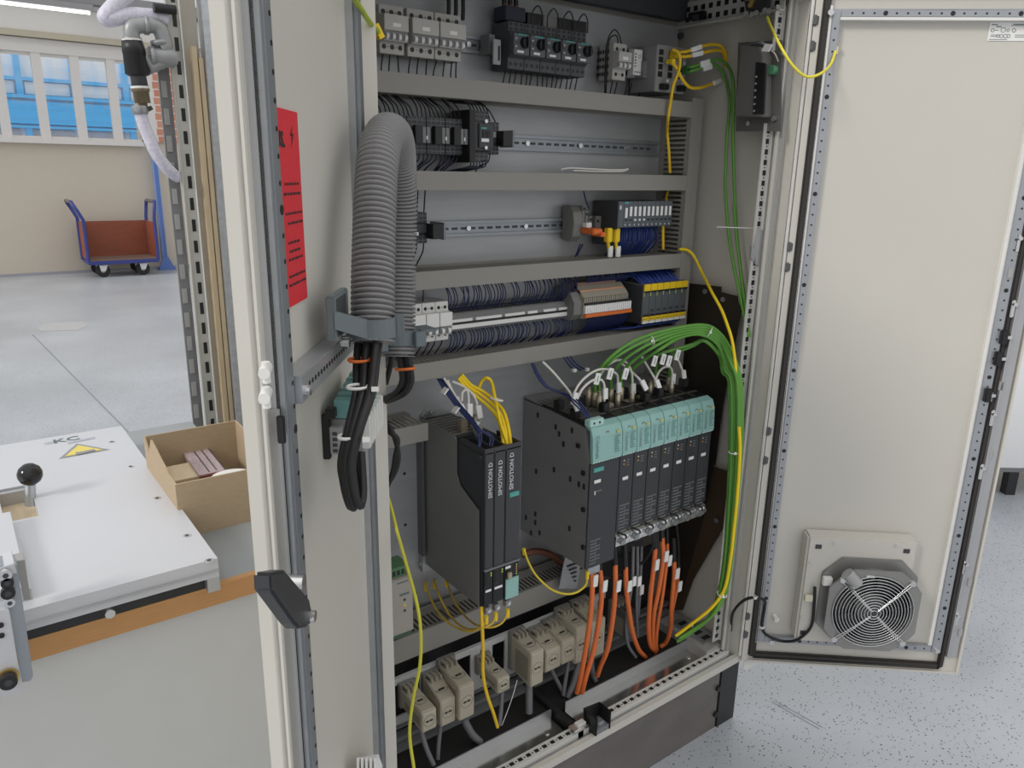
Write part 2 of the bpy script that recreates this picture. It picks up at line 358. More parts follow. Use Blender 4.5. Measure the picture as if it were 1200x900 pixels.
# thick aluminium plate
pz0,pz1=.868,.905
al=thing('machined_plate','large aluminium machine plate with warning triangle lying on the workbench','plate',(-.7,.6,BZ))
cx0,cx1=Pz(3,574,pz1).x,Pz(46,604,pz1).x; cy0,cy1=Pz(14,611,pz1).y,Pz(10,572,pz1).y
px1=-.212; py0,py1=.16,1.06
cx0=min(cx0,cx1-.06)
MB().box(-1.6,cx0,py0,py1,pz0,pz1).box(cx0,cx1,py0,cy0,pz0,pz1).box(cx0,cx1,cy1,py1,pz0,pz1).box(cx1,px1,py0,py1,pz0,pz1).build('plate',M['alu'],al)
MB().box(-1.6,px1-.012,py0+.02,py0+.05,BZ+.001,pz0).box(px1-.06,px1-.02,py0+.05,py1-.02,BZ+.001,pz0).build('spacer_bar',M['plinthb'],al)
MB().box(px1-.022,px1,py0,py0+.02,BZ,pz0).build('end_block',M['aluedge'],al)
MB().box(-1.6,px1,py0-.004,py0,pz0+.012,pz0+.016).build('edge_groove',M['aluedge'],al)
for q in ((131,518),(153,547),(184,584),(219,628),(245,657)):
    p=Pz(*q,pz1); s=MB().cyl((p.x,p.y,pz1-.001),(p.x,p.y,pz1+.001),.008,16).build('screw',M['steel'],al); MB().cyl((p.x,p.y,pz1),(p.x,p.y,pz1+.0015),.004,6).build('socket',M['dark'],s)
for q in ((125,693),):
    p=Py(*q,py0); MB().cyl((p.x,py0-.006,pz0-.010),(p.x,py0+.02,pz0-.010),.008,14).build('bolt',M['steel'],al)
# warning triangle and faded print
tri=[Pz(*q,pz1) for q in ((69,538),(90,520),(129,527))]
MB().add([p+Vector((0,0,.0006)) for p in tri],[(0,1,2)]).build('warning_triangle',mat('tri_grey',(.28,.28,.29),.6),al)
cc=(tri[0]+tri[1]+tri[2])/3
MB().add([cc+(p-cc)*.74+Vector((0,0,.0012)) for p in tri],[(0,1,2)]).build('triangle_field',mat('tri_yellow',(.75,.62,.14),.6),al)
MB().add([Pz(*q,pz1+.002) for q in ((88,530),(96,529),(110,526),(112,528),(99,531),(90,533))],[tuple(range(6))]).build('triangle_symbol',mat('tri_grey',(0,0,0)),al)
e1=(Pz(90,516,pz1)-Pz(62,521,pz1)).normalized()
text('KC',.045,Pz(63,520,pz1),e1,Vector((-e1.y,e1.x,0)),M['inkgrey'],al,bold=.001)
fd=mat('faded_print',(.42,.45,.50),.6)
MB().add([Pz(*q,pz1+.0008) for q in ((79,518),(111,511.5),(111.5,513.5),(80,520))],[(0,1,2,3)]).build('faded_lettering',fd,al)
text('=',.05,Pz(52,523,pz1),e1,Vector((-e1.y,e1.x,0)),mat('faded_print',(.42,.45,.50),.6),al)
# lever with ball knob in the slot
MB().box(cx0,cx1,cy0,cy1-.02,BZ+.004,pz0+.004).build('slot_block',M['woodlt'],al)
MB().box(cx0,cx1,cy1-.02,cy1-.005,BZ+.004,pz1-.004).build('slot_wall',M['aluedge'],al)
kb=Pz(36,592,pz0+.02)
t=thing('ball_lever','black ball knob on a short steel shaft rising from the aluminium plate','lever',kb)
kd=1/(ray(35,556).dot(Vector((0,1,0))))*(kb.y-CAM.y); top=CAM+ray(35,556)*kd
MB().cyl(kb,top,.0105,16).build('shaft',M['shaft'],t)
MB().lathe([(q*1.25,r_*1.25) for q,r_ in ((-.019,.001),(-.018,.008),(-.012,.0155),(-.004,.0192),(.004,.0192),(.012,.0155),(.018,.008),(.0195,.001))],top,(0,0,1),24).build('ball',mat('ball_black',(.01,.01,.011),.12),t)
xs_=Pz(24,650,.93).x; sl_=thing('raised_slab','smaller raised aluminium slab on top of the machine plate at the left frame edge','slab',(-1,.3,pz1))
MB().box(-1.6,xs_,Pz(20,690,.93).y,Pz(8,600,.93).y,pz1,.93).build('slab',M['alu'],sl_,.001); MB().box(xs_,xs_+.004,Pz(20,690,.93).y,Pz(8,600,.93).y-.1,pz1,.925).build('edge_strip',M['aluedge'],sl_)
# aluminium fixture overhanging the bench edge, bottom left
fx_=thing('clamping_fixture','aluminium clamping bracket with black socket screws overhanging the bench edge','fixture',(-.6,.12,.75))
def fpoly(n,pts,y,th,m): return MB().prism([Py(*q,y) for q in pts],(0,th,0)).build(n,m,fx_,.0008)
fpoly('side_plate',[(-6,716),(11,715),(27,812),(-6,818)],.085,.03,M['alu'])
fpoly('upright_bar',[(0,664),(20,662),(39,792),(36,798),(26,800)],.10,.04,mat('bar_steel',(.36,.39,.43),.4,.5))
fpoly('top_block',[(-6,668),(17,660),(20,672),(-6,676)],.098,.05,M['alu'])
fpoly('back_block',[(18,658),(29,656),(36,702),(28,704)],.15,.03,M['lgrey'])
for (q,r,mm) in (((6,672),.0085,'steel'),((8,681),.0085,'black'),((9,693),.0095,'black'),((11,704),.007,'steel')):
    p=Py(*q,.097); s=MB().cyl(p,(p.x,p.y-.009,p.z),r,16).build('screw',M[mm],fx_); MB().cyl((p.x,p.y-.008,p.z),(p.x,p.y-.0095,p.z),r*.5,6).build('socket',M['dark'],s)
p=Py(9,794,.083); s=MB().cyl(p,(p.x,p.y-.016,p.z),.012,18).build('screw',M['black'],fx_); MB().cyl((p.x,p.y,p.z),(p.x,p.y-.003,p.z),.0155,18).build('washer',M['gold'],s); MB().cyl((p.x,p.y-.015,p.z),(p.x,p.y-.0165,p.z),.006,6).build('socket',M['dark'],s)
for q in ((1,733),(2,745)):
    p=Py(*q,.083); MB().cyl((p.x,p.y+.005,p.z),(p.x,p.y-.001,p.z),.004,10).build('hole',M['black'],fx_)
# ---------------------------------------------------------------- cardboard box
bf=Pz(228,627.5,BZ).y; fl_=Py(207,585,bf); ztop=Py(206.5,568,bf).z; bxl=fl_.x; bxr=bxl+.215
br=Pz(164,512,ztop+.02).y; br=min(br,1.05)
bxo=thing('cardboard_box','open brown cardboard box with a cut-down side standing on the workbench','box',((bxl+bxr)/2,(bf+br)/2,BZ))
th=.004; zt1=Py(164,512,br).z; zt2=Py(254,498,br).z
MB().box(bxl,bxr,bf,bf+th,BZ,ztop).build('front_wall',M['card'],bxo)
MB().prism([(bxl,br-th,BZ),(bxr,br-th,BZ),(bxr,br-th,zt2+.004),(bxl,br-th,zt1)],(0,th,0)).build('back_wall',M['card'],bxo)
yy=lambda t_:bf+th+(br-bf-2*th)*t_
zm=ztop+ (zt1-ztop)*.30
MB().prism([(bxl,yy(0),BZ),(bxl,yy(1),BZ),(bxl,yy(1),zt1),(bxl,yy(.86),zt1-.03),(bxl,yy(.72),zm+.03),(bxl,yy(.45),zm+.012),(bxl,yy(.3),zm+.004),(bxl,yy(.22),ztop+.0),(bxl,yy(0),ztop)],(th,0,0)).build('cut_side_wall',M['card'],bxo)
MB().prism([(bxr-th,yy(0),BZ),(bxr-th,yy(1),BZ),(bxr-th,yy(1),zt2+.004),(bxr-th,yy(0),ztop+.006)],(th,0,0)).build('side_wall',M['card'],bxo)
MB().box(bxl+th,bxr-th,bf+th,br-th,BZ,BZ+.004).build('bottom',M['card'],bxo)
for i in range(3):
    a=Py(220+i*8.5,531-i*1.6,bf+.30); b_=Py(241+i*9,560-i*2.,bf+.12); dd=(b_-a).normalized(); sx=Vector((1,0,0)); up=dd.cross(sx).normalized()
    g=thing('chip_strip','narrow printed strip packet, %s of three leaning in the cardboard box'%('leftmost','middle','rightmost')[i],'packet',b_)
    MB().obox((a+b_)/2,(dd,sx,up),((b_-a).length/2,.0115,.006)).build('packet',mat('packet_print',(.42,.33,.34),.5,var=.55,scale=160),g)
    MB().obox((a+b_)/2+sx*.0125,(dd,sx,up),((b_-a).length/2,.0016,.0062)).build('rim',M['dark'],g); MB().obox(b_,(dd,sx,up),(.004,.0125,.0075)).build('end_cap',mat('cap_brown',(.16,.05,.04),.5),g)
o=MB(); a=Py(205,556,bf+.17); o.box(bxl+.012,bxl+.085,bf+.14,bf+.24,BZ+.004,BZ+.075); o=o.build('wooden_block',M['woodlt']); tag(o,'pale wooden block lying in the cardboard box','block')
p=Py(272,556,bf+.06); o=MB().cyl((p.x,p.y,BZ+.02),(p.x,p.y,p.z-.004),.045,28).build('white_roll',M['white']); tag(o,'round white lid inside the cardboard box behind its front wall','lid')
# ---------------------------------------------------------------- slotted upright rack behind the bench
RY=1.3
rk=thing('slotted_rack_post','pale grey slotted steel upright standing behind the cardboard box','post',(.1,RY,0))
X=lambda px,py=15,y=RY: Py(px,py,y).x
rg=mat('rack_paint',(.50,.495,.45),.5,var=.04)
fx0,fx1=X(193.7),X(210)
MB().box(fx0,fx1,RY,RY+.004,0,2.6).build('slotted_face',rg,rk)
MB().box(fx1-.003,fx1,RY-.012,RY,0,2.6).build('flange_lip',M['white'],rk)
MB().box(fx0,fx0+.003,RY-.01,RY,0,2.6).build('flange_lip',rg,rk)
sl=MB()
for k in range(36):
    z=2.42-k*.0635
    sl.box((fx0+fx1)/2-.001,(fx0+fx1)/2+.010,RY-.0012,RY+.001,z,z+.036)
sl.build('slot_row',M['black'],rk)
MB().box(fx1,X(233),RY+.03,RY+.034,0,2.6).build('inner_panel',mat('rack_beige',(.47,.435,.37),.55),rk)
MB().box(X(186,75),fx0,RY+.02,RY+.03,0,1.93).build('dark_channel',M['mid'],rk)
dk=MB()
for k in range(24):
    z=1.86-k*.075; dk.box(X(187,75)+.003,fx0-.012,RY+.016,RY+.021,z,z+.045)
dk.build('channel_holes',M['lgrey'],rk)
wx=X(234)
o=MB().box(wx-.030,wx-.016,RY+.005,RY+.03,0,1.93).build('wood_batten',M['woodlt']); tag(o,'thin pale wooden batten standing behind the slotted post, left one','batten','pale battens behind the slotted post')
o=MB().box(wx-.013,wx-.001,RY+.0,RY+.025,0,1.90).build('wood_batten',M['woodlt']); tag(o,'thin pale wooden batten standing behind the slotted post, right one','batten','pale battens behind the slotted post')
o=MB().box(wx+.001,wx+.022,RY-.02,RY+.03,0,2.6).build('metal_strip',mat('mottled_zinc',(.52,.55,.58),.35,.7,var=.25,scale=60)); tag(o,'bright mottled zinc strip standing right beside the open left cabinet door','strip')
# pipe fitting with braided hose
pf=thing('pipe_fitting','grey bent pipe fitting with black union nut above the braided hose','pipe fitting',Py(170,20,RY-.02))
G=mat('pipe_grey',(.33,.34,.34),.45,.4,var=.15,scale=30)
V=lambda q,y=RY-.02:Py(q[0],q[1],y)
MB().tube(spline([V(q) for q in ((188,58),(193,54),(191,44),(187,34),(180,30),(165,30),(157,31),(154,37),(156,50))],6),.021,14).build('bent_pipe',G,pf)
MB().lathe([(0,.024),(.02,.026),(.05,.026),(.062,.016)],V((180,66)),(1,0,0),14).build('side_outlet',G,pf)
MB().tube([V((171,66)),V((178,80)),V((192,72))],.017,10).build('side_elbow',G,pf)
d=(V((162,89))-V((155,48))).normalized(); L=(V((162,89))-V((155,48))).length
MB().lathe([(0,.001),(0,.028),(L*.35,.031),(L*.36,.030),(L*.95,.033),(L,.026),(L,.001)],V((155,48)),d,8).build('union_nut',M['black'],pf)
L2=(V((164,103))-V((162,89))).length; MB().lathe([(0,.021),(L2,.022),(L2,.001)],V((162,89)),d,8).build('reducer',M['dark'],pf)
MB().lathe([(0,.024),(.012,.024),(.012,.021),(.042,.021),(.042,.012),(.065,.012)],V((164,102)),d,12).build('brass_nipple',mat('old_brass',(.30,.24,.15),.4,.6),pf)
br_=mat('braided_hose',(.64,.62,.72),.35,var=.35,scale=120)
for q,ax_,r_ in (((155,46),(0,.1,-1),.025),((171,30),(1,0,0),.0245),((187,50),(.2,0,-1),.0245),((178,66),(1,0,0),.0275)):
    a_=Vector(ax_).normalized(); MB().cyl(V(q)-a_*.007,V(q)+a_*.007,r_,16).build('pipe_collar',G,pf,.002)
MB().cyl(V((155,48))-d*.004,V((155,48)),.026,16).build('thread_tape',M['white'],pf); MB().cyl(V((164,103))-d*.004,V((164,103))+d*.002,.0245,16).build('thread_tape',M['white'],pf)
hz=thing('braided_hose','clear braided hose hanging from the pipe fitting to the slotted post','hose',V((166,135)))
MB().tube(spline([V(q,yy_) for q,yy_ in (((164,124),RY-.02),((166,138),RY-.02),((172,155),RY-.02),((182,178),RY-.02),((194,195),RY-.012),((203,204),RY+.002),((209,208),RY+.012))],8),.017,12).build('hose',br_,hz)
MB().lathe([(0,.020),(.022,.021),(.022,.018)],V((163,124)),d,14).build('hose_clamp',M['galv'],hz); MB().cyl(V((168,131)),V((178,126)),.006,8).build('clamp_screw',M['dark'],hz)
o=thing('braided_hose','wide clear braided hose lying across the top of the pipe fitting','hose',V((150,20)))
MB().tube(spline([V(q,RY+.0) for q in ((150,-8),(138,3),(126,16),(124,21),(131,22),(150,18),(172,19),(196,22))],8),.021,12).build('hose',br_,o)
o=MB().cyl(V((180,9),RY-.03),V((206,12),RY-.03),.013,10).build('black_plug',M['black']); tag(o,'short black plug beside the top of the slotted post','plug')
# ================================================================= SWITCH CABINET
CL,CRt,ZT,ZB,DEP,D=.02,1.2,2.06,.2,.42,.37
cab=thing('switch_cabinet','tall light grey electrical switch cabinet with both doors open on a dark plinth','cabinet',(.6,.2,0))
MB().box(CRt-.004,CRt,.03,DEP,ZB,ZT).build('side_panel',M['cream'],cab)
MB().box(CL,CL+.004,.03,DEP,ZB,ZT).build('side_panel',M['cream'],cab)
MB().box(CL,CRt,DEP-.004,DEP,ZB,ZT).build('rear_panel',M['cream'],cab)
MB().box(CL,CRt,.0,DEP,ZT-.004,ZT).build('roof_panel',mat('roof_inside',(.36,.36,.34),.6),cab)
MB().box(CL,CRt,0,.03,1.995,ZT-.004).box(CL,CL+.03,0.03,DEP-.01,1.985,ZT-.004).build('roof_frame',M['cream'],cab)
MB().box(.06,1.15,D,D+.003,.42,1.978).build('mounting_plate',M['zinc'],cab)
for q in ((796,42),(795,70)):
    p=Py(*q,D); MB().cyl((p.x,D,p.z),(p.x,D-.01,p.z),.008,12).build('plate_screw',M['dark'],cab)
# front posts
MB().box(CL,.058,0,.035,ZB,ZT).build('front_post',M['cream'],cab)
MB().box(CRt-.012,CRt,0,.035,ZB,ZT).box(1.155,CRt,.03,.035,ZB,ZT).build('front_post',M['cream'],cab)
mx_=mat('profile_grey',(.42,.42,.40),.45,.2)
MB().box(1.163,1.174,.022,.045,ZB+.02,ZT-.03).build('post_channel',mx_,cab)
# slotted strip along the right post
sx0,sx1=1.130,1.160; sy=.05
def slotstrip(z0,z1):
    st=MB().box(sx0,sx1,sy,sy+.003,z0,z1).box(sx1-.002,sx1,sy-.006,sy,z0,z1).build('slotted_strip',mat('strip_grey',(.60,.59,.56),.4,.2),cab)
    s=MB(); z=z0+.012
    while z<z1-.02:
        s.box(sx0+.010,sx0+.022,sy-.0008,sy+.001,z,z+.0125); s.cyl((sx0+.016,sy-.0008,z+.019),(sx0+.016,sy+.001,z+.019),.0022,6); z+=.025
    s.build('slot_row',M['black'],st)
slotstrip(.26,1.72); slotstrip(1.885,1.985)
# depth rail under the roof, right side (perforated)
dr=MB().box(1.145,1.148,.04,D,1.975,2.035).box(1.13,1.148,.04,D,1.972,1.975).build('depth_rail',mat('strip_grey',(0,0,0)),cab)
s=MB()
for k in range(12):
    for z in (1.985,2.010): s.box(1.1445,1.1455,.055+.025*k,.0675+.025*k,z,z+.0125)
s.build('hole_row',M['black'],dr)
# roof cross bar at the rear
MB().box(.06,1.15,D-.03,D-.0,1.99,2.04).build('rear_cross_bar',M['dark'],cab)
# bottom sill
MB().box(CL,CRt,-.004,.010,ZB,ZB+.022).build('sill_front',M['cream'],cab)
MB().box(CL,CRt,.010,.020,ZB+.004,ZB+.014).build('sill_channel',mat('channel_dark',(.16,.16,.15),.4,.4),cab)
MB().box(CL,CRt,.0135,.0165,ZB+.014,ZB+.019).build('sill_lip',M['galv'],cab)
st=MB().box(CL,1.172,.020,.046,ZB+.004,ZB+.033).build('slotted_sill',mat('strip_white',(.66,.65,.61),.4),cab)
s=MB()
for k in range(46):
    x=1.1559-.0251*k; s.box(x-.006,x+.006,.028,.038,ZB+.0325,ZB+.0337); s.cyl((x-.0125,.033,ZB+.0325),(x-.0125,.033,ZB+.0337),.0022,6)
s.build('slot_row',M['black'],st)
# bottom gland plates with upstands
gl=mat('gland_plate',(.58,.58,.55),.17,.9,var=.15,scale=6)
gz=ZB+.012
for q0,q1,nm in (((663,829),(830,752),'right'),((480,930),(646,838),'left')):
    a=Py(q0[0],q0[1],.15).x if 0 else None
ya=.16
ax0=.618; ax1=1.105; yb=.118
MB().box(ax0,ax1,.046,yb,gz-.003,gz).build('gland_plate',gl,cab); MB().box(ax0,ax1,yb,yb+.003,gz,gz+.03).build('plate_upstand',M['aluedge'],cab)
bx1=.569
MB().box(CL+.03,bx1,.046,yb,gz-.003,gz).build('gland_plate',gl,cab); MB().box(CL+.03,bx1,yb,yb+.003,gz,gz+.03).build('plate_upstand',M['aluedge'],cab)
for q in ((694,831),(807,770),(641,859)):
    p=Pz(*q,gz); MB().cyl((p.x,p.y,gz),(p.x,p.y,gz+.003),.007,12).build('plate_screw',M['steel'],cab)
MB().box(CL,CRt,.02,DEP,ZB,ZB+.004).build('floor_pan',M['plinthb'],cab)
MB().box(CL+.03,1.1,yb+.008,.26,ZB+.004,ZB+.018).build('foam_seal',mat('foam',(.020,.018,.017),.95,var=.3,scale=60,bump=.4),cab)
MB().box(bx1+.008,bx1+.026,.02,.30,ZB+.006,gz+.022).build('cross_bar',M['plinthb'],cab)
# bottom rear profile rails
for k,(z,y) in enumerate(((.262,.262),(.236,.25),(.218,.235))):
    MB().box(CL+.03,1.17,y,y+.02,z,z+.014).box(CL+.03,1.17,y-.003,y,z+.010,z+.014).build('bottom_rail',M['mid'] if k else M['galv'],cab)
# right inner base: adjusting bracket
MB().box(1.10,1.185,.045,.24,ZB+.01,ZB+.045).build('base_profile',mx_,cab)
b=MB().box(1.118,1.172,.07,.20,ZB+.045,ZB+.052).build('corner_bracket',M['galv'],cab)
s=MB()
for k in range(4): s.box(1.13,1.16,.08+.03*k,.095+.03*k,ZB+.0515,ZB+.0525)
s.build('bracket_slots',M['black'],b); MB().cyl((1.145,.14,ZB+.05),(1.145,.14,ZB+.075),.009,6).build('bracket_bolt',M['steel'],b)
# plinth
MB().box(CL,1.118,.004,.010,.0,ZB-.008).build('plinth_panel',M['plinth'],cab)
MB().box(1.122,CRt,.0,.07,0,ZB-.004).box(CRt-.006,CRt,.07,DEP,0,ZB-.004).box(CL,CL+.006,.01,DEP,0,ZB-.004).box(CL,CRt,.01,DEP,ZB-.012,ZB-.002).build('plinth_corner',M['plinthb'],cab)
for z in (.14,.05): MB().cyl((1.112,.006,z),(1.112,-.004,z),.009,14).build('plinth_bolt',M['black'],cab)
# hinge rods + hinge clips on the right post
for k,(x,y) in enumerate(((1.180,-.008),(1.192,-.010))): MB().box(x,x+.004,y-.006,y,ZB+.03,ZT-.02).build('hinge_strip',M['white'],cab)
for py_ in (20,51,290,314,507,541,722,743):
    z=Py(936-.088*py_,py_,-.012).z
    MB().box(1.183,1.203,-.022,-.006,z-.012,z+.012).build('hinge_knuckle',mat('hinge_grey',(.22,.22,.23),.4,.5),cab,.003)
for py_ in (38,302,524,733):
    z=Py(936-.088*py_,py_,-.012).z
    MB().box(1.203,1.214,-.026,-.022,z-.018,z+.018).build('hinge_leaf',M['cream'],cab,.001)
# ----------------------------------------------------------------- RIGHT DOOR
aR=.7133; dR=Vector((math.cos(aR),-math.sin(aR),0)); nR=Vector((-math.sin(aR),-math.cos(aR),0)); hR=Vector((1.2008,-.0181,0))
def RDw(p): return hR+dR*p[0]+nR*p[1]+Vector((0,0,p[2]))
def RDp(px,py,n=0.):
    P=hit(px,py,nR,nR.dot(hR)+n); return (P-hR).dot(dR),n,P.z
WR=.604; z0,z1=.212,2.03
rd=MB(RDw).box(0,WR,-.006,0,z0,z1).build('door',M['cream'],cab); 
def rdp(name,m,f,parent=rd,bev=0.): 
    b=MB(RDw); f(b); return b.build(name,m,parent,bev)
rdp('door_flange',M['cream'],lambda b:b.box(-.012,.004,-.03,.006,z0,z1).box(WR-.006,WR,-.022,.010,z0,z1).box(0,WR,-.022,.008,z0,z0+.006).box(0,WR,-.022,.008,z1-.006,z1))
def gask(b):
    b.box(.004,.021,0,.012,z0+.02,z1-.012); b.box(.544,.559,0,.012,z0+.02,z1-.012); b.box(.021,.544,0,.012,z0+.02,z0+.036); b.box(.021,.544,0,.012,z1-.028,z1-.012)
rdp('gasket',M['gasket'],gask,bev=.004)
def tubefr(b):
    b.box(.026,.044,0,.016,.285,1.972); b.box(.515,.541,0,.016,.285,1.972); b.box(.044,.515,0,.016,1.954,1.972); b.box(.044,.515,0,.014,.285,.305)
tf=rdp('tube_frame',mat('tube_zinc',(.40,.415,.44),.36,.6,var=.10,scale=20),tubefr,bev=.002)
rdp('tube_edge',M['white'],lambda b:b.box(.020,.026,0,.012,.28,1.98).box(.044,.515,0,.02,1.948,1.954).box(.506,.515,0,.012,.305,1.954))
h=MB(RDw)
z=.33
k=0
while z<1.94:
    for s in (.035,.529):
        r=.0055 if k%9==4 else .0024
        h.cyl((s,.0155,z),(s,.0168,z),r,8)
    z+=.025; k+=1
s=.07; k=0
while s<.51:
    for zz,n in ((1.963,.016),(.295,.014)):
        r=.0055 if k%6==3 else .0024; h.cyl((s,n-.0005,zz),(s,n+.0008,zz),r,8)
    s+=.025; k+=1
h.build('hole_row',M['black'],rd)
for q in ((973,15),(904,752),(1098,762)):
    p=RDp(*q,.016); rdp('frame_screw',M['steel'],lambda b:b.cyl((p[0],.014,p[2]),(p[0],.022,p[2]),.007,12))
# closing edge with lock rods
rdp('closing_profile',mat('profile_pale_grey',(.46,.46,.47),.35,.5),lambda b:b.box(.566,.588,.0,.014,z0+.06,z1-.02).box(.560,.566,0,.018,z0+.06,z1-.02))  # closing profile in a lighter grey metal
for q in ((1193,285),(1187,362),(1163,490),(1150,553),(1131,665),(1121,725)):
    p=RDp(*q,.016); rdp('lock_slot',M['steel'],lambda b:b.box(p[0]-.005,p[0]+.005,.013,.018,p[2]-.022,p[2]+.022),bev=.002)
    rdp('lock_stud',M['steel'],lambda b:b.cyl((p[0],.015,p[2]+.012),(p[0],.026,p[2]+.012),.005,10))
for q in ((1177,395),(1170,420),(1158,463)):
    p=RDp(*q,.02); rdp('lock_latch',M['black'],lambda b:b.box(p[0]-.010,p[0]+.006,.01,.028,p[2]-.018,p[2]+.018),bev=.002)
    rdp('latch_hook',M['steel'],lambda b:b.box(p[0]-.004,p[0]+.016,.02,.026,p[2]-.004,p[2]+.004))
for q in ((1183,320),(1173,452),(1160,465),(1160,532),(1136,682),(1125,741)):
    p=RDp(*q,.014); rdp('profile_clip',M['lgrey'],lambda b:b.box(p[0]-.006,p[0]+.006,.012,.018,p[2]-.012,p[2]+.012),bev=.001)
# bottom hanging flap of the flange near the hinge
rdp('corner_flap',M['white'],lambda b:b.prism([(0.0,-.004,z0),(.055,-.004,z0),(.012,-.004,z0-.035),(.0,-.004,z0-.035)],(0,-.003,0)))
# plastic clip on the panel
p=RDp(907,721,.0); rdp('cable_clip',M['white'],lambda b:b.cyl((p[0],0,p[2]),(p[0]+.004,.02,p[2]-.004),.008,12))
# rating label on the door
a=RDp(1160,26,0.);b_=RDp(1158,48,0.)
rl=thing('rating_label','white printed rating label stuck to the top of the right cabinet door','label',RDw((a[0],.001,a[2])))
MB(RDw).box(a[0],a[0]+.105,.0005,.0015,b_[2],a[2]).build('sticker',M['tagm'],rl)
s=MB(RDw); rs=random.Random(3)
zz=b_[2]; H=a[2]-b_[2]
for x,w_,y,hh in ((.004,.014,.84,.05),(.015,.012,.74,.05),(.052,.035,.86,.05),(.048,.04,.8,.03),(.006,.018,.30,.03),(.006,.014,.22,.03),(.004,.04,.06,.03),(.06,.03,.3,.03),(.06,.03,.2,.03),(.013,.008,.55,.03)):
    s.box(a[0]+x,a[0]+x+w_,.0016,.0019,zz+H*y,zz+H*(y+hh))
for x,y,r in ((.0085,.56,.0035),(.032,.58,.005),(.043,.56,.003),(.056,.56,.004),(.023,.26,.003),(.030,.26,.0035),(.039,.26,.004),(.046,.26,.0035)):
    s.ring(RDw((0,0,0))*0+Vector((a[0]+x,.0018,zz+H*y)),(0,1,0),r,.0006,14,4)
s.build('print',M['inkgrey'],rl)
# earth wire bolt on door
p=RDp(980,58,0.); rdp('earth_bolt',M['copper'],lambda b:b.cyl((p[0],0,p[2]),(p[0],.012,p[2]),.008,12))
# ----------------------------------------------------------------- FILTER FAN on right door
c0=RDp(946,628,.03); 
fs0,fs1,fz0,fz1=.118,.412,.318,.648
cs,cz,n0=.300,.452,.085
fan=thing('filter_fan','square filter fan with a round wire guard mounted low on the right cabinet door','fan',RDw((.265,0,fz0)))
MB(RDw).box(fs0,fs1,.0,.050,fz0,fz1).build('housing',M['cream'],fan,.006)
for ss,zz in ((fs0+.03,fz1-.03),(fs1-.03,fz1-.03),(fs0+.02,fz0+.03)):
    MB(RDw).box(ss-.008,ss+.008,.050,.052,zz-.006,zz+.006).build('housing_clip',M['dark'],fan)
for ss,zz in ((fs0+.07,fz1-.016),(fs1-.06,fz1-.016),(fs0+.014,fz1-.08),(fs0+.012,fz0+.08),(fs1-.012,fz1-.1)):
    MB(RDw).cyl((ss,.050,zz),(ss,.054,zz),.004,10).build('housing_screw',M['steel'],fan)
fm=mat('fan_frame',(.30,.295,.285),.40,.5,var=.08)
def octa(c,z,hw,k,n): return [(c+x*hw,n,z+y*hw) for x,y in ((-1,-k),(-k,-1),(k,-1),(1,-k),(1,k),(k,1),(-k,1),(-1,k))]
MB(RDw).prism(octa(cs-.006,cz+.012,.128,.62,.050),(0,.008,0)).build('rear_flange',fm,fan,.002)
b=MB(RDw); seg=40
vs=[];
for n,r in ((.055,.112),(n0,.112)):
    for i in range(seg): t=2*math.pi*i/seg; vs.append((cs+math.cos(t)*r,n,cz+math.sin(t)*r))
b.add(vs,[(i,(i+1)%seg,seg+(i+1)%seg,seg+i) for i in range(seg)],True); b.build('duct_ring',fm,fan)
# front flange with a round hole
b=MB(RDw); vs=[]; n=n0; N=40
def outp(t):
    c,s_=math.cos(t),math.sin(t); m=max(abs(c),abs(s_),(abs(c)+abs(s_))/1.55); return c/m,s_/m
for nn in (n0,n0+.006):
    for i in range(N): t=2*math.pi*i/N; vs.append((cs+math.cos(t)*.106,nn,cz+math.sin(t)*.106))
    for i in range(N): t=2*math.pi*i/N; x,y=outp(t); vs.append((cs+x*.122,nn,cz+y*.122))
fsx=[]
for i in range(N):
    j=(i+1)%N; fsx+=[(2*N+i,2*N+j,3*N+j,3*N+i),(i,N+i,N+j,j),(N+i,3*N+i,3*N+j,N+j),(i,j,2*N+j,2*N+i)]
b.add(vs,fsx); b.build('front_flange',fm,fan)
MB(RDw).cyl((cs,.0584,cz),(cs,.0592,cz),.110,40).build('fan_shade_disc',M['black'],fan)  # black disc added as painted shade behind the guard rings
MB(RDw).cyl((cs,.059,cz),(cs,n0-.012,cz),.042,28).build('motor_hub',mat('hub_grey',(.13,.13,.13),.4,.4),fan,.003)
for i in range(7):
    t=2*math.pi*i/7; c_,s_=math.cos(t),math.sin(t); t2=t+.55; c2,s2=math.cos(t2),math.sin(t2)
    MB(RDw).add([(cs+c_*.048,.060,cz+s_*.048),(cs+c2*.048,.072,cz+s2*.048),(cs+c2*.102,.074,cz+s2*.102),(cs+c_*.102,.058,cz+s_*.102),(cs+c_*.048,.062,cz+s_*.048),(cs+c2*.048,.074,cz+s2*.048),(cs+c2*.102,.076,cz+s2*.102),(cs+c_*.102,.060,cz+s_*.102)],[(0,1,2,3),(7,6,5,4),(0,4,5,1),(1,5,6,2),(2,6,7,3),(3,7,4,0)]).build('blade',M['black'],fan)
g=MB(RDw)
nn=n0+.010
def rring(R,n_,r=.0014):
    vs=[];fs_=[];sg=48
    for i in range(sg):
        t=2*math.pi*i/sg
        for j in range(5):
            q=2*math.pi*j/5; vs.append((cs+math.cos(t)*(R+r*math.cos(q)),n_+r*math.sin(q),cz+math.sin(t)*(R+r*math.cos(q))))
    for i in range(sg):
        for j in range(5): fs_.append((i*5+j,((i+1)%sg)*5+j,((i+1)%sg)*5+(j+1)%5,i*5+(j+1)%5))
    g.add(vs,fs_,True)
for k in range(13): rring(.009+.0082*k,nn+.008*(1-(k/12)**2))
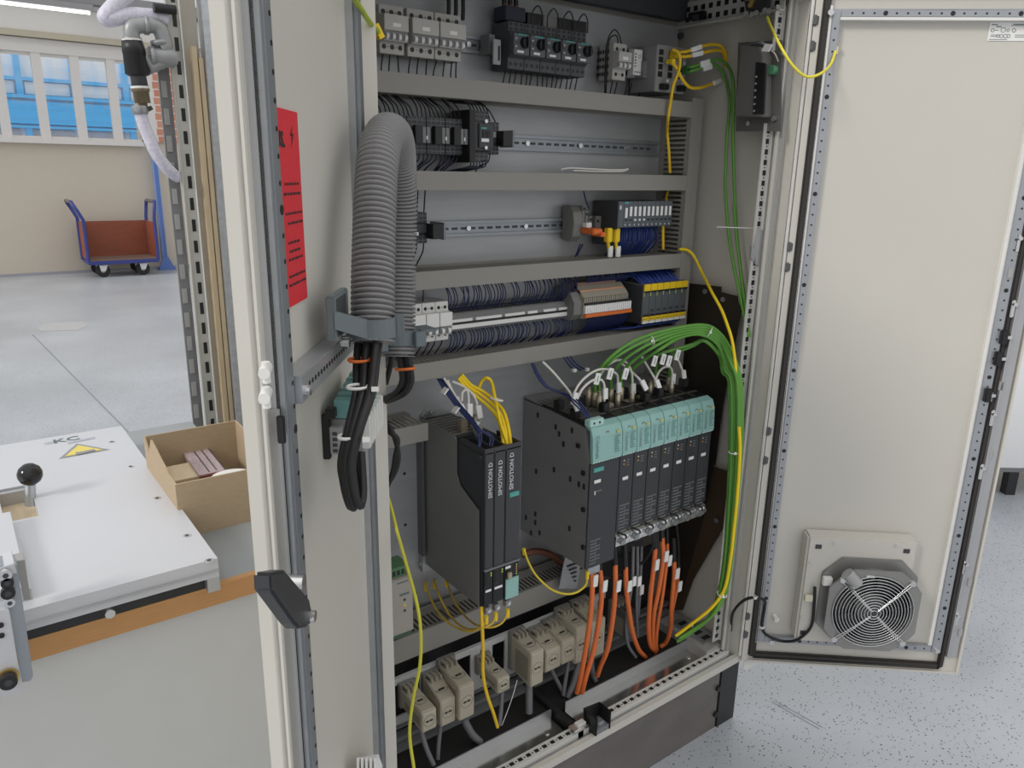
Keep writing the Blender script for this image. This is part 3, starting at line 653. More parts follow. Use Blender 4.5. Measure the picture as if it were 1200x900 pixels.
for a_ in (45,135,225,315):
    for dl in (-.03,.03):
        t=R_(a_)+dl*(1); t0=R_(a_)+dl*4
        g.tube([(cs+math.cos(t0)*.012,nn+.009,cz+math.sin(t0)*.012),(cs+math.cos(t)*.07,nn+.006,cz+math.sin(t)*.07),(cs+math.cos(t)*.125,nn,cz+math.sin(t)*.125)],.0016,6)
    e=(cs+math.cos(R_(a_))*.130,nn,cz+math.sin(R_(a_))*.130)
    MB(RDw).cyl((e[0],n0+.004,e[2]),(e[0],n0+.013,e[2]),.008,12).build('guard_screw',M['steel'],fan)
g.build('wire_guard',M['steel'],fan)
cp=RDp(988,668,n0+.02); c2=RDp(998,676,n0+.02)
MB(RDw).cyl((cs-.085,n0+.012,cz+.115),(cs-.055,n0+.016,cz+.085),.017,18).build('capacitor',M['lgrey'],fan)
MB(RDw).cyl((cs-.066,n0+.012,cz+.080),(cs-.060,n0+.020,cz+.074),.014,14).build('capacitor_cap',M['galv'],fan)
MB(RDw).box(cs-.135,cs-.110,.060,.075,cz+.06,cz+.085).build('wire_block',M['white'],fan,.002)
MB(RDw).box(cs-.172,cs-.150,.052,.060,cz+.0,cz+.02).build('tie_base',mat('tie_cream',(.72,.68,.52),.5),fan,.001)
MB(RDw).box(cs-.03,cs-.01,n0+.006,n0+.008,cz+.102,cz+.108).build('fan_label',M['white'],fan)
# cable of the fan
fc=[RDw(RDp(*q,n)) for q,n in (((955,688),.062),((954,710),.060),((951,733),.058),((940,746),.056),((930,751),.045),((915,751),.024),((900,745),.022),((893,735),.022),((896,712),.022))]+[Py(896,704,-.075),Py(885,700,-.07),Py(871,704,-.04),Py(860,716,-.005),Py(857,728,.02),Py(856,750,.045)]
o=thing('fan_power_cable','black cable looping from the filter fan across the right door hinge','cable',fc[7]); MB().tube(spline(fc,6),.0042,8).build('cable',M['bcab'],o)
for i in (7,10): MB().obox(fc[i],((1,0,0),(0,1,0),(0,0,1)),(.006,.005,.003)).build('cable_tie',M['tie'],o)
# ----------------------------------------------------------------- LEFT DOOR
tL=.65; dL=Vector((-math.sin(tL),-math.cos(tL),0)); nL=Vector((math.cos(tL),-math.sin(tL),0)); hL=Vector((.02,-.02,0)); WL=.535
def LDw(p): return hL+dL*p[0]+nL*p[1]+Vector((0,0,p[2]))
def LDp(px,py,n=0.):
    P=hit(px,py,nL,nL.dot(hL)+n); return (P-hL).dot(dL),n,P.z
ld=MB(LDw).box(0,WL,-.006,0,z0,z1).build('door',M['cream'],cab)
def ldp(name,m,f,parent=ld,bev=0.,label=None):
    b=MB(LDw); f(b); return b.build(name,m,parent,bev,label=label)
ldp('door_flange',M['cream'],lambda b:b.box(WL-.004,WL,-.020,.004,z0,z1).box(0,.006,-.02,.003,z0,z1),bev=.001)
s_of=lambda px,py=0: LDp(px,py,.012)[0]
sT0,sT1=LDp(316,0,.016)[0],LDp(306,0,.016)[0]
sG=LDp(300,0,.01)[0]
ldp('gasket',M['gasket'],lambda b:b.box(sT1+.004,sG+.004,0,.012,z0+.02,z1-.012)            ,bev=.003)
ldp('free_edge_band',mat('edge_band',(.50,.51,.51),.4),lambda b:b.box(sG+.004,sG+.012,0,.006,z0+.02,z1-.01))
lt=ldp('tube_frame',M['galvd'],lambda b:b.box(sT0,sT1,0,.017,.285,1.972).box(.06,.085,0,.016,.285,1.972).box(.085,sT0,0,.016,1.954,1.972),bev=.002)
ldp('tube_bright_edge',M['galv'],lambda b:b.box(sT1,sT1+.004,0,.015,.28,1.98).box(.036,.050,0,.010,.285,1.97).box(.088,.094,0,.010,.285,1.97))
h=MB(LDw); z=.33; k=0
while z<1.94:
    h.cyl((sT0+.007,.0165,z),(sT0+.007,.0176,z),.0052 if k%9==4 else .0026,8); z+=.025; k+=1
h.build('hole_row',M['black'],ld)
# perforated cross rail
rz0,rz1=1.355,1.385
cr=ldp('cross_rail',mat('rail_zinc',(.45,.47,.49),.38,.6),lambda b:b.box(.02,sT0,.0,.024,rz0,rz1),bev=.001)
h=MB(LDw); s=.1
while s<sT0-.02: h.cyl((s,.0235,rz0+.015),(s,.0247,rz0+.015),.003,8); s+=.0125
h.build('hole_row',M['black'],ld); p=LDp(340,441,.026); ldp('rail_screw',M['steel'],lambda b:b.cyl((sT0-.012,.022,rz0+.012),(sT0-.012,.03,rz0+.012),.006,10))
# vertical cable bar beside the hinge
ldp('locking_bar',mat('lock_bar',(.55,.55,.54),.35,.6),lambda b:b.box(sT1+.008,sT1+.014,.0,.010,.28,1.36))
for q in ((316,433),(316,462)):
    p=LDp(*q,.018); ldp('plastic_hook',M['white'],lambda b:b.cyl((p[0]-.01,.012,p[2]),(p[0]+.016,.018,p[2]),.0055,10).cyl((p[0]+.010,.018,p[2]-.010),(p[0]+.010,.018,p[2]+.010),.004,8))
p=LDp(331,505,.015); ldp('latch_catch',M['black'],lambda b:b.box(p[0]-.0025,p[0]+.0025,.010,.0178,p[2]-.013,p[2]+.016),bev=.001)
# black swing lever handle
hp=[LDp(*q,.045) for q in ((319,671),(336,668),(363,700),(366,716),(364,734),(352,737),(346,731),(320,694))]
hd=MB(LDw).prism([(a,.028,c) for a,_,c in hp],(0,.017,0)).build('lever_handle',M['darkf'],ld,.003)
p=LDp(354,682,.03); ldp('lever_bolt',M['steel'],lambda b:b.cyl((p[0],.01,p[2]),(p[0],.032,p[2]),.008,10))
p=LDp(365,722,.046); ldp('lever_bolt',M['steel'],lambda b:b.cyl((p[0],.02,p[2]),(p[0],.05,p[2]),.006,10))
# hinge leaf
p=LDp(445,672,.0); 
MB().box(.0585,.060,.004,.03,Py(450,694,.01).z,Py(450,652,.01).z).build('hinge_plate',mat('hinge_tan',(.45,.36,.30),.45),cab); MB().box(.0595,.061,.012,.02,Py(450,686,.01).z,Py(450,668,.01).z).build('hinge_slot',M['black'],cab)
# paper corner at the bottom of the door
p0=Py(420,889,-.05)
pb=thing('paper_pad','cream paper stack edge just above the frame bottom beside the left door','paper',(p0.x,p0.y,p0.z-.05))
for k in range(5): MB().prism([LDw(LDp(*q,.02+.006*k)) for q in ((418+5*k,888),(442+1*k,884+3*k),(446,930),(418+5*k,930))],nL*.003).build('sheet',M['tagm'],pb)
# red warning sign
c=[LDp(*q,.001) for q in ((324,126),(348.5,132),(359,349),(337,363))]
ztop_=(c[1][2]); zbot_=(c[2][2]); sR=(c[1][0]+c[2][0])/2
rs_=thing('warning_sign','red warning sign with black lettering stuck to the inside of the left door','sign',LDw((sR,0,zbot_)))
MB(LDw).box(sR,sT0-.001,.0004,.0016,zbot_,ztop_).build('sheet',M['red'],rs_)
Hs=ztop_-zbot_
s_a=LDp(324,171,.002); s_b=LDp(337,171,.002); text('US.',.0215,LDw((s_a[0],.002,s_a[2])),-dL,(0,0,1),M['ink'],rs_,lift=0,bold=.0009)
MB(LDw).add([LDp(*q,.0022) for q in ((343,146),(340.5,159),(342.5,159.5),(341.5,175),(344,157),(342,156.5))],[(0,1,2,3,4,5)]).build('lightning_symbol',M['ink'],rs_)
b=MB(LDw)
for z,l0,l1 in ((.625,.014,.05),(.575,.010,.05),(.475,.004,.05),(.425,.006,.05),(.325,.026,.05),(.28,.026,.05),(.238,.016,.05),(.15,.008,.05),(.105,.006,.05)):
    x=sR+l0*.75; 
    while x<sR+l1+.01:
        w_=random.choice((.004,.006,.009)); b.box(x,min(x+w_,sT0-.002),.0017,.0021,zbot_+Hs*z,zbot_+Hs*(z+.013)); x+=w_+.0035
b.build('small_lettering',M['ink'],rs_)
# ----------------------------------------------------------------- dark sheets at the right inner wall
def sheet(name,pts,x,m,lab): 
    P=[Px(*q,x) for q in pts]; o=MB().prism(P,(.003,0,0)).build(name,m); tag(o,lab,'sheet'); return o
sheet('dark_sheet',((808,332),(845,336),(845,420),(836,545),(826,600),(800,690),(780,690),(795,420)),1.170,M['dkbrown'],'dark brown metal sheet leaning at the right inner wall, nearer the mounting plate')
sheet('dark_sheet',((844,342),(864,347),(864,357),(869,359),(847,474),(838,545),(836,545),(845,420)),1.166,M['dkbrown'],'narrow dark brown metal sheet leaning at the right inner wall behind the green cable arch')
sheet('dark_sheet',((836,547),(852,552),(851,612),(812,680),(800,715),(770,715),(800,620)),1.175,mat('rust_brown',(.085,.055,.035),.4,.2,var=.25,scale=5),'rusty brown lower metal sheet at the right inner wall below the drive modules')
# grey device on the right wall near the top
for o_,qs in ((bpy.data.objects['dark_sheet'],((826.6,341.5),)),(bpy.data.objects['dark_sheet.001'],((847.7,351),(840,610)))):
    for q in qs:
        p=Px(*q,1.165); MB().cyl(p,p-Vector((.004,0,0)),.007,12).build('bolt',M['galvd'],o_)
dv=thing('wall_controller','dark grey device with black vent slot at the top of the right inner wall','controller',Px(880,150,1.14))
pl=[Px(*q,1.140) for q in ((865,50),(916,47),(915,154),(862,154))]
ys=[p.y for p in pl]; 
MB().prism(pl,(.003,0,0)).build('back_plate',mat('device_grey',(.15,.145,.138),.45,.3),dv)
P=[Px(*q,1.115) for q in ((868,55),(889,64),(889,138),(861,136))]
MB().prism([Px(*q,1.10) for q in ((868,52),(890,55),(893,66),(893,137),(861,136))],(.04,0,0)).build('body',mat('device_body',(.16,.154,.147),.45,.2),dv,.002)
MB().prism([Px(*q,1.098) for q in ((885,72),(897,74),(894,134),(881,135))],(.01,0,0)).build('vent_block',M['black'],dv,.002)
b=MB()
for k in range(6):
    p=Px(886.5-k*.5,90+k*8,1.097); b.cyl(p,p-Vector((.002,0,0)),.0025,8)
b.build('vent_pins',M['lgrey'],dv)
p=Px(906,82,1.135); MB().cyl(p+Vector((.01,0,0)),p-Vector((.012,0,0)),.011,14).build('green_knob',mat('knob_green',(.10,.30,.16),.4),dv)
for q in ((908,139),(917,62),(878,145),(884,65)):
    p=Px(*q,1.138); MB().cyl(p,p-Vector((.006,0,0)),.006,10).build('screw',M['steel'],dv)
# ================================================================= CABINET INTERIOR
def slab(t,n,x0,x1,y0,y1,z0,z1,m,bev=0.): return MB().box(x0,x1,y0,y1,z0,z1).build(n,m,t,bev)
def disc(t,n,p,r,m,d=.003,seg=10): return MB().cyl((p[0],p[1]+.002,p[2]),(p[0],p[1]-d,p[2]),r,seg).build(n,m,t)
def holes(t,n,ps,r,m,seg=8):
    b=MB()
    for p in ps: b.cyl((p[0],p[1]+.003,p[2]),(p[0],p[1]-.0008,p[2]),r,seg)
    return b.build(n,m,t)
def prof(t,n,x0,x1,yz,m,bev=0.): return MB().prism([(x0,y,z) for y,z in yz],(x1-x0,0,0)).build(n,m,t,bev)
# ---------------------------------------------------------------- cable ducts
def duct(label,x0,x1,zc,h,yf,yb=D,pitch=.0095,fw=.0052,right_cap=True):
    t=thing('cable_duct',label,'cable duct',((x0+x1)/2,yb,zc))
    slab(t,'base',x0,x1,yb-.003,yb,zc-h/2,zc+h/2,M['duct'])
    slab(t,'cover',x0,x1,yf,yf+.004,zc-h/2,zc+h/2,M['duct'],.0008)
    b=MB()
    for zz in (zc+h/2-.004,zc-h/2+.0025):
        b.box(x0,x1,yf+.004,yf+.013,zz,zz+.0015); b.box(x0,x1,yb-.03,yb-.003,zz,zz+.0015)
        x=x0+.002
        while x<x1-fw: b.box(x,x+fw,yf+.012,yb-.029,zz,zz+.0015); x+=pitch
    b.build('slotted_sides',M['duct'],t); return t
yd=.262
duct('grey slotted cable duct below the circuit breakers, topmost of the horizontal ducts',.08,1.105,1.760,.0393,yd)
duct('grey slotted cable duct below the row of black contactors, second from top',.08,1.105,1.574,.0393,yd)
duct('grey slotted cable duct below the remote input output station, third from top',.08,1.105,1.366,.0393,yd)
duct('grey slotted cable duct below the long terminal strip with blue wires, fourth from top',.08,1.105,1.164,.0393,yd)
duct('short grey slotted cable duct at the left beside the control units',.08,.294,1.022,.042,yd,pitch=.0125,fw=.006)
duct('deep grey slotted cable duct under the control units above the beige connector hoods',.08,.86,.481,.066,yd,yb=.352,pitch=.0125,fw=.006)
# vertical duct
t=thing('cable_duct','tall vertical grey cable duct with slotted side right of the wiring rows','cable duct',(1.127,D,1.3))
slab(t,'cover',1.105,1.150,yd,yd+.004,.80,1.79,M['duct'],.0008); slab(t,'base',1.105,1.150,D-.003,D,.80,1.79,M['duct'])
b=MB(); b.box(1.105,1.107,yd+.004,yd+.016,.80,1.79); b.box(1.148,1.150,yd+.004,D-.003,.8,1.79); b.box(1.105,1.107,D-.02,D-.003,.8,1.79)
z=.80
while z<1.785: b.box(1.105,1.107,yd+.016,D-.02,z,z+.006); z+=.0125
b.build('slotted_sides',M['duct'],t)
# ---------------------------------------------------------------- DIN rails
def dinrail(label,x0,x1,zc):
    t=thing('mounting_rail',label,'rail',((x0+x1)/2,D,zc))
    y=D-.001
    b=MB().box(x0,x1,y-.0015,y,zc-.0125,zc+.0125).box(x0,x1,y-.0075,y,zc+.0115,zc+.0130).box(x0,x1,y-.0075,y,zc-.0130,zc-.0115).box(x0,x1,y-.009,y-.0075,zc+.0115,zc+.0175).box(x0,x1,y-.009,y-.0075,zc-.0175,zc-.0115)
    b.build('profile',M['galvd'],t)
    s=MB(); x=x0+.02
    while x<x1-.02: s.box(x,x+.016,y-.0022,y-.001,zc-.0028,zc+.0028); x+=.025
    s.build('slot_row',M['dark'],t)
    x=x0+.05
    while x<x1: disc(t,'screw',(x,y-.002,zc),.006,M['steel'],.004); x+=.17
    return t
dinrail('galvanised mounting rail behind the circuit breakers in the top row',.08,.80,1.865)
dinrail('bare galvanised mounting rail right of the tall contactor in the second row',.08,1.095,1.662)
dinrail('bare galvanised mounting rail left of the orange lever terminal in the third row',.08,1.08,1.465)
dinrail('galvanised mounting rail behind the long terminal strip in the fourth row',.08,1.09,1.255)
# ---------------------------------------------------------------- row 1: grey three pole breakers
lt=M['lgrey']
def breaker(label,x0,x1,xo,z0,z1,nz0,nz1,yb,yn,m,npole,ntog,tog,group,lab=True,bh=.0042):
    # xo: offset of nose against base in x is zero in space
    t=thing('circuit_breaker',label,'circuit breaker',((x0+x1)/2,D-.01,z0),group)
    prof(t,'body',x0,x1,[(D-.01,z0),(yb,z0),(yb,nz0-.004),(yb-.004,nz0),(yb-.004,nz1),(yb,nz1+.004),(yb,z1),(D-.01,z1)],m,.0008)
    prof(t,'nose',x0+.0005,x1-.0005,[(yb,nz0),(yn+.004,nz0),(yn+.006,(nz0*.62+nz1*.38)),(yn,(nz0*.6+nz1*.4)),(yn,nz1),(yb,nz1)],m,.0006)
    w=(x1-x0)/npole
    holes(t,'terminal_holes',[(x0+w*(i+.5),yb,zz) for i in range(npole) for zz in (z1-.013,z0+.013)],bh,M['black'])
    holes(t,'seam_dots',[(x0+w*i,yb,zz) for i in range(1,npole) for zz in (z1-.013,z0+.013)],.0012,M['black'])
    w2=(x1-x0)/ntog; zc=nz0*.83+nz1*.17
    slab(t,'toggle_recess',x0+.001,x1-.001,yn+.002,yn+.006,nz0+.002,(nz0*.65+nz1*.35),M['mid'])
    for i in range(ntog):
        x=x0+w2*(i+.5); MB().cyl((x-w2*.2,yn+.004,zc),(x+w2*.2,yn+.004,zc),.0068,12).build('toggle',tog,t)
    if lab:
        x=(x0+x1)/2; l=slab(t,'name_tag',x-.009,x+.009,yn-.001,yn,(nz0*.4+nz1*.6)-.003,(nz0*.4+nz1*.6)+.004,M['tagm'])
    return t
for i,(a,b_) in enumerate(((.228,.283),(.291,.354),(.356,.420))):
    breaker('grey three-pole circuit breaker in the top row, %s of three'%('leftmost','middle','rightmost')[i],a,b_,0,1.820,1.910,1.842,1.890,.32,.298,M['brk'],3,4,M['white'],'grey breakers of the top row',bh=.005)
# rail end clamp with label carrier
t=thing('end_clamp','grey rail end clamp with white marker plate left of the motor starters','clamp',(.49,D,1.85)); x=Py(577,60,.33).x
slab(t,'clamp',x-.012,x+.004,.325,D-.009,1.845,1.885,M['mid'],.001); x=Py(583,60,.31).x; slab(t,'marker',x-.012,x+.008,.308,.314,1.822,1.873,lt,.001); slab(t,'print',x,x+.005,.3075,.308,1.83,1.86,M['ink'])
# motor starters
for i in range(5):
    a=.530+.0457*i; b_=a+.0447
    t=thing('motor_starter','dark grey motor starter with black rotary knob, %s of five in the top row'%('first','second','third','fourth','fifth')[i],'motor starter',(a+.02,D,1.815),'motor starters of the top row')
    prof(t,'body',a,b_,[(D-.01,1.815),(.300,1.815),(.300,1.838),(.292,1.842),(.292,1.888),(.300,1.892),(.300,1.912),(D-.01,1.912)],mat('starter_body',(.075,.078,.085),.5),.0008)
    slab(t,'front_cover',a+.001,b_-.001,.279,.292,1.843,1.886,mat('starter_cover',(.10,.105,.112),.45),.001)
    holes(t,'terminal_holes',[(a+.0075+.0149*k,.300,1.826) for k in range(3)],.0042,M['black'])
    b=MB(); 
    for k in range(3):
        for z in (1.897,1.907): b.box(a+.004+.0149*k,a+.011+.0149*k,.2992,.302,z-.003,z+.003)
    b.build('terminal_slots',M['black'],t)
    p=(a+.030,.279,1.868); kn=MB().cyl((p[0],.281,p[2]),(p[0],.268,p[2]),.0125,18,r1=.011).build('rotary_knob',M['black'],t); MB().box(p[0]-.0022,p[0]+.0022,.262,.269,p[2]-.011,p[2]+.011).build('knob_bar',M['black'],kn)
    slab(t,'name_tag',a+.009,a+.028,.2778,.279,1.846,1.852,M['tagm'],.0006); slab(t,'brand_strip',a+.012,a+.036,.2782,.279,1.8825,1.885,M['badge'])
    for k,z in enumerate((1.874,1.866,1.858)): slab(t,'printed_mark',a+.005,a+.010,.2785,.279,z,z+.002,M['print'] if k!=1 else M['ink'])
# supply blocks above starters
t=thing('supply_terminal','black infeed terminal block with thick black wires above the first motor starter','terminal block',(.55,D,1.91)); slab(t,'body',.525,.582,.305,D-.02,1.915,1.944,mat('blueblack',(.016,.019,.035),.5),.002)
for k in range(3):
    p=.537+.016*k; MB().tube(spline([(p,.325,1.94),(p-.002,.325,1.965),(p-.012,.33,2.02)],5),.0055,8).build('thick_wire',M['bcab'],t); MB().cyl((p,.325,1.938),(p,.325,1.95),.006,8).build('ferrule',mat('ferr',(.25,.10,.06),.5),t)
for i in range(4):
    a=.590+.0455*i; o=MB().box(a,a+.040,.31,D-.02,1.914,1.938).build('auxiliary_block',M['black'] if i!=1 else mat('aux_grey',(.20,.20,.19),.5)); tag(o,'%s auxiliary block on top of the motor starters, %s of four'%('black' if i!=1 else 'grey',('first','second','third','fourth')[i]),'contact block','auxiliary blocks above the motor starters')
    o=MB().tube(spline([(a+.004,.30,1.912),(a+.004,.298,1.935),(a+.018,.296,1.951),(a+.032,.298,1.938),(a+.034,.30,1.912)],6),.0016,6).build('jumper_wire',M['bcab']); tag(o,'thin black jumper wire arching over the motor starters, %s from left'%('first','second','third','fourth')[i],'wire','jumper wires over the motor starters')
# 2 pole breaker, small relay
breaker('light grey two-pole circuit breaker between motor starters and network switch',.857,.902,0,1.819,1.903,1.845,1.882,.31,.290,M['brk'],2,3,M['white'],None,bh=.0045)
b=MB()
for k in range(5):
    for j in range(4): b.box(.8558,.8572,.325+.009*k,.330+.009*k,1.83+.017*j,1.838+.017*j)
o=b.build('vent_slots',M['black'],[x for x in bpy.data.objects if x.get('label','').startswith('light grey two-pole')][0])
t=thing('relay_module','small white vented relay module right of the two-pole breaker','relay',(.95,D,1.84)); slab(t,'body',.929,.958,.31,D-.01,1.836,1.896,M['white'],.001); slab(t,'foot',.929,.972,.33,D-.01,1.832,1.90,lt,.001)
b=MB()
for k in range(5): b.box(.932,.936,.3092,.311,1.855+.007*k,1.858+.007*k)
b.build('vent_slots',M['dark'],t); holes(t,'terminal_holes',[(.935+.008*k,.31,1.843) for k in range(3)],.002,M['black']); holes(t,'grille',[(.948+.004*math.cos(q),.31,1.88+.004*math.sin(q)) for q in (0,1,2,3,4,5)],.001,M['dark'])
# network switch
t=thing('network_switch','grey network switch with yellow and green patch cables in the top right row','network switch',(1.02,D,1.797))
slab(t,'body',.967,1.077,.27,D-.01,1.797,1.907,mat('switch_grey',(.27,.27,.265),.5),.0015)
b=MB()
for c in range(3):
    for r in range(4): b.box(.975+.036*c,.990+.036*c,.2688,.272,1.832+.017*r,1.845+.017*r)
b.build('port_row',M['black'],t)
for q in ((.982,1.806),(1.045,1.806)): slab(t,'power_plug',q[0],q[0]+.022,.255,.27,q[1]-.004,q[1]+.010,M['black'],.001)
for q in ((1.008,1.822),(1.066,1.822)): slab(t,'port_label',q[0],q[0]+.007,.2692,.27,q[1],q[1]+.006,M['tagm'])
for r in range(3): slab(t,'status_strip',1.068,1.073,.2692,.27,1.85+.017*r,1.858+.017*r,M['print'])
slab(t,'rail_foot',.955,.967,.30,D-.01,1.83,1.87,M['mid'])
# ---------------------------------------------------------------- row 2 contactors
def contactor(t,a,b_,z0,z1,yf,big=False):
    prof(t,'body',a,b_,[(D-.01,z0),(yf+.018,z0),(yf+.018,z0+.022),(yf,z0+.024),(yf,z1-.024),(yf+.018,z1-.022),(yf+.018,z1),(D-.01,z1)],M['dark'],.0008)
    g=MB()
    for zz in (z0+.007,z0+.016,z1-.016,z1-.007): g.box(a+.001,b_-.001,yf+.0172,yf+.019,zz-.0006,zz+.0006)
    n=max(2,int((b_-a)/.011)); w=(b_-a)/n
    for k in range(1,n):
        for zz in (z0,z1-.021): g.box(a+w*k-.0006,a+w*k+.0006,yf+.0172,yf+.019,zz+.001,zz+.021)
    g.build('terminal_grid',mat('grid_grey',(.21,.22,.235),.5),t)
for i in range(5):
    a=.185+.0467*i; t=thing('contactor','black contactor in the second row, %s of five left of the tall contactor'%('first','second','third','fourth','fifth')[i],'contactor',(a+.02,D,1.63),'black contactors of the second row')
    contactor(t,a,a+.0455,1.628,1.703,.288)
    slab(t,'coil_module',a+.002,a+.020,.274,.288,1.648,1.684,M['black'],.001)
    for k,x in enumerate((.023,.034)): slab(t,'slider',a+x,a+x+.009,.283,.288,1.650,1.682,M['mid'],.0006)
    slab(t,'indicator',a+.0325,a+.0355,.2822,.2835,1.657,1.664,M['tagm'])
t=thing('contactor','tall black contactor in the second row with white name tag and gridded terminals','contactor',(.44,D,1.617))
contactor(t,.430,.480,1.615,1.722,.282); slab(t,'side_block',.414,.4295,.276,D-.02,1.613,1.722,M['black'],.001); slab(t,'front_panel',.440,.478,.277,.282,1.645,1.695,M['dark'],.001)
slab(t,'name_tag',.445,.465,.2755,.277,1.657,1.664,M['tagm'],.0006); slab(t,'brand_strip',.445,.459,.2762,.277,1.684,1.687,M['badge']); 
for k in range(2): slab(t,'slider',.448+.012*k,.457+.012*k,.2755,.277,1.667,1.680,M['black'])
for zz in (1.645,1.70): 
    p=(.458,.278,zz); disc(t,'screw',p,.004,M['steel'],.002)
t=thing('contactor','small black auxiliary relay with a black cube right of the tall contactor','relay',(.50,D,1.64)); contactor(t,.487,.520,1.632,1.702,.298); slab(t,'cube_module',.499,.525,.270,.298,1.650,1.682,M['black'],.001); slab(t,'cube_side',.525,.530,.270,.32,1.648,1.684,M['mid']); slab(t,'grey_key',.489,.497,.294,.298,1.668,1.68,lt)
# white cable tie lying on duct 2
o=MB().tube(spline([Py(*q,.30) for q in ((657,199),(668,197),(690,198),(712,199),(730,199),(736,198),(728,201),(700,201),(672,200))],5),.0022,6).build('loose_cable_tie',M['tie']); tag(o,'loose white cable tie lying on the second cable duct','cable tie')
# ---------------------------------------------------------------- row 3
t=thing('contactor','small black relay with a black cube behind the conduit in the third row','relay',(.29,D,1.43)); contactor(t,.262,.330,1.440,1.506,.300); slab(t,'cube_module',.318,.345,.272,.305,1.452,1.484,M['black'],.001); slab(t,'cube_side',.345,.350,.272,.33,1.450,1.486,M['mid']); slab(t,'name_tag',.282,.298,.299,.300,1.459,1.466,M['tagm'])
t=thing('lever_terminal','grey terminal block with an orange lever in the third row','terminal block',(.80,D,1.43)); a=Py(668,262,.33).x
prof(t,'body',a,a+.03,[(D-.009,1.43),(.335,1.425),(.32,1.44),(.315,1.47),(.32,1.50),(.335,1.515),(D-.009,1.515)],mat('terminal_grey',(.20,.195,.185),.55),.001)
for k in range(3): slab(t,'step_terminal',a+.030+.008*k,a+.040+.008*k,.318-.004*k,D-.02,1.440,1.515-.013*k,mat('terminal_grey',(0,0,0)),.0006); 
b=MB()
for k in range(3): b.box(a+.032+.008*k,a+.038+.008*k,.3165-.004*k,.32,1.504-.013*k,1.511-.013*k)
b.build('terminal_holes',M['black'],t)
slab(t,'orange_lever',a+.024,a+.058,.268,.318,1.447,1.461,M['org'],.003); slab(t,'orange_grip',a+.046,a+.064,.262,.30,1.441,1.452,M['org'],.002); slab(t,'white_cap',a+.028,a+.046,.298,.315,1.462,1.474,M['white'],.001)
t=thing('end_clamp','grey rail end clamp between the orange lever terminal and the remote station','clamp',(.85,D,1.45)); a=Py(698,260,.33).x; slab(t,'clamp',a,a+.022,.33,D-.009,1.442,1.488,mat('terminal_grey',(0,0,0)),.001); holes(t,'screw_holes',[(a+.008,.33,1.455),(a+.008,.33,1.475)],.004,M['black'])
# remote I/O station
io0,io1,iz0,iz1,iy=.862,1.062,1.462,1.527,.268
t=thing('interface_module','dark grey head module of the remote input output station, left end','interface module',(.87,D,1.46))
slab(t,'body',io0,io0+.020,iy,D-.01,iz0,iz1,mat('io_front',(.115,.125,.14),.45),.001); slab(t,'side_cover',io0-.001,io0,iy+.002,D-.01,iz0-.005,iz1,M['dark']); slab(t,'base_unit',io0-.0,io0+.020,.31,D-.01,1.415,iz0,M['dark']); slab(t,'text_block',io0+.004,io0+.010,iy-.0006,iy,iz1-.02,iz1-.01,M['print'])
w=(io1-io0-.020)/11
for i in range(11):
    a=io0+.020+w*i; t=thing('io_module','slim grey input output module with white label strip, number %s from the left'%('one','two','three','four','five','six','seven','eight','nine','ten','eleven')[i],'module',(a,D,iz0),'slim modules of the remote station')
    slab(t,'body',a,a+w-.0006,iy,D-.01,iz0,iz1,MATS['io_front'],.0006); slab(t,'base_unit',a,a+w-.0006,.315,D-.01,1.42,iz0,M['dark'])
    if i: slab(t,'label_strip',a+.004,a+w-.004,iy-.0008,iy,1.490,1.514,M['tagm'])
    else: slab(t,'label_strip',a+.004,a+w-.004,iy-.0008,iy,1.486,1.511,M['tagm']); slab(t,'brand_strip',a+.001,a+w-.001,iy-.0008,iy,1.5215,1.5255,M['badge'])
    slab(t,'led_window',a+.005,a+.012,iy-.0008,iy,1.478,1.4825,M['tagm'] if 1<i<5 else M['black']); holes(t,'release_dot',[(a+.006,iy,1.468)],.002,M['print'])
# ---------------------------------------------------------------- row 4: white breakers
for i in range(4):
    a=.235+.0345*i; breaker('white two-pole miniature breaker in the fourth row, %s from left'%('first','second','third','fourth')[i],a,a+.0335,0,1.221,1.310,1.237,1.288,.30,.280,M['white'],2,2,M['white'],'white breakers of the fourth row',lab=False,bh=.0040)
# terminal strip
t=thing('terminal_strip','long row of narrow grey feed-through terminals with white marker strips','terminal strip',(.57,D,1.25))
b=MB(); x=.385
while x<.772:
    b.prism([(x,D-.009,1.225),(x,.322,1.228),(x,.312,1.240),(x,.312,1.262),(x,.322,1.274),(x,D-.009,1.288)],(.0044,0,0)); x+=.0052
b.build('terminal_row',mat('terminal_grey2',(.27,.27,.265),.55),t,kind='stuff')
b=MB(); x=.386
while x<.770:
    for z in (1.2815,1.288): b.box(x,x+.003,.327,.335,z-.006,z-.003)
    x+=.0052
b.build('entry_holes',M['black'],t,kind='stuff')
slab(t,'marker_strip',.385,.772,.309,.312,1.240,1.2495,M['white']); 
for x0,x1 in ((.385,.445),(.455,.53),(.54,.60),(.61,.64),(.66,.70),(.71,.77)): slab(t,'upper_marker',x0,x1,.309,.312,1.256,1.2625,M['white'])
slab(t,'bridge_channel',.385,.772,.3105,.3115,1.2505,1.2555,M['black'])
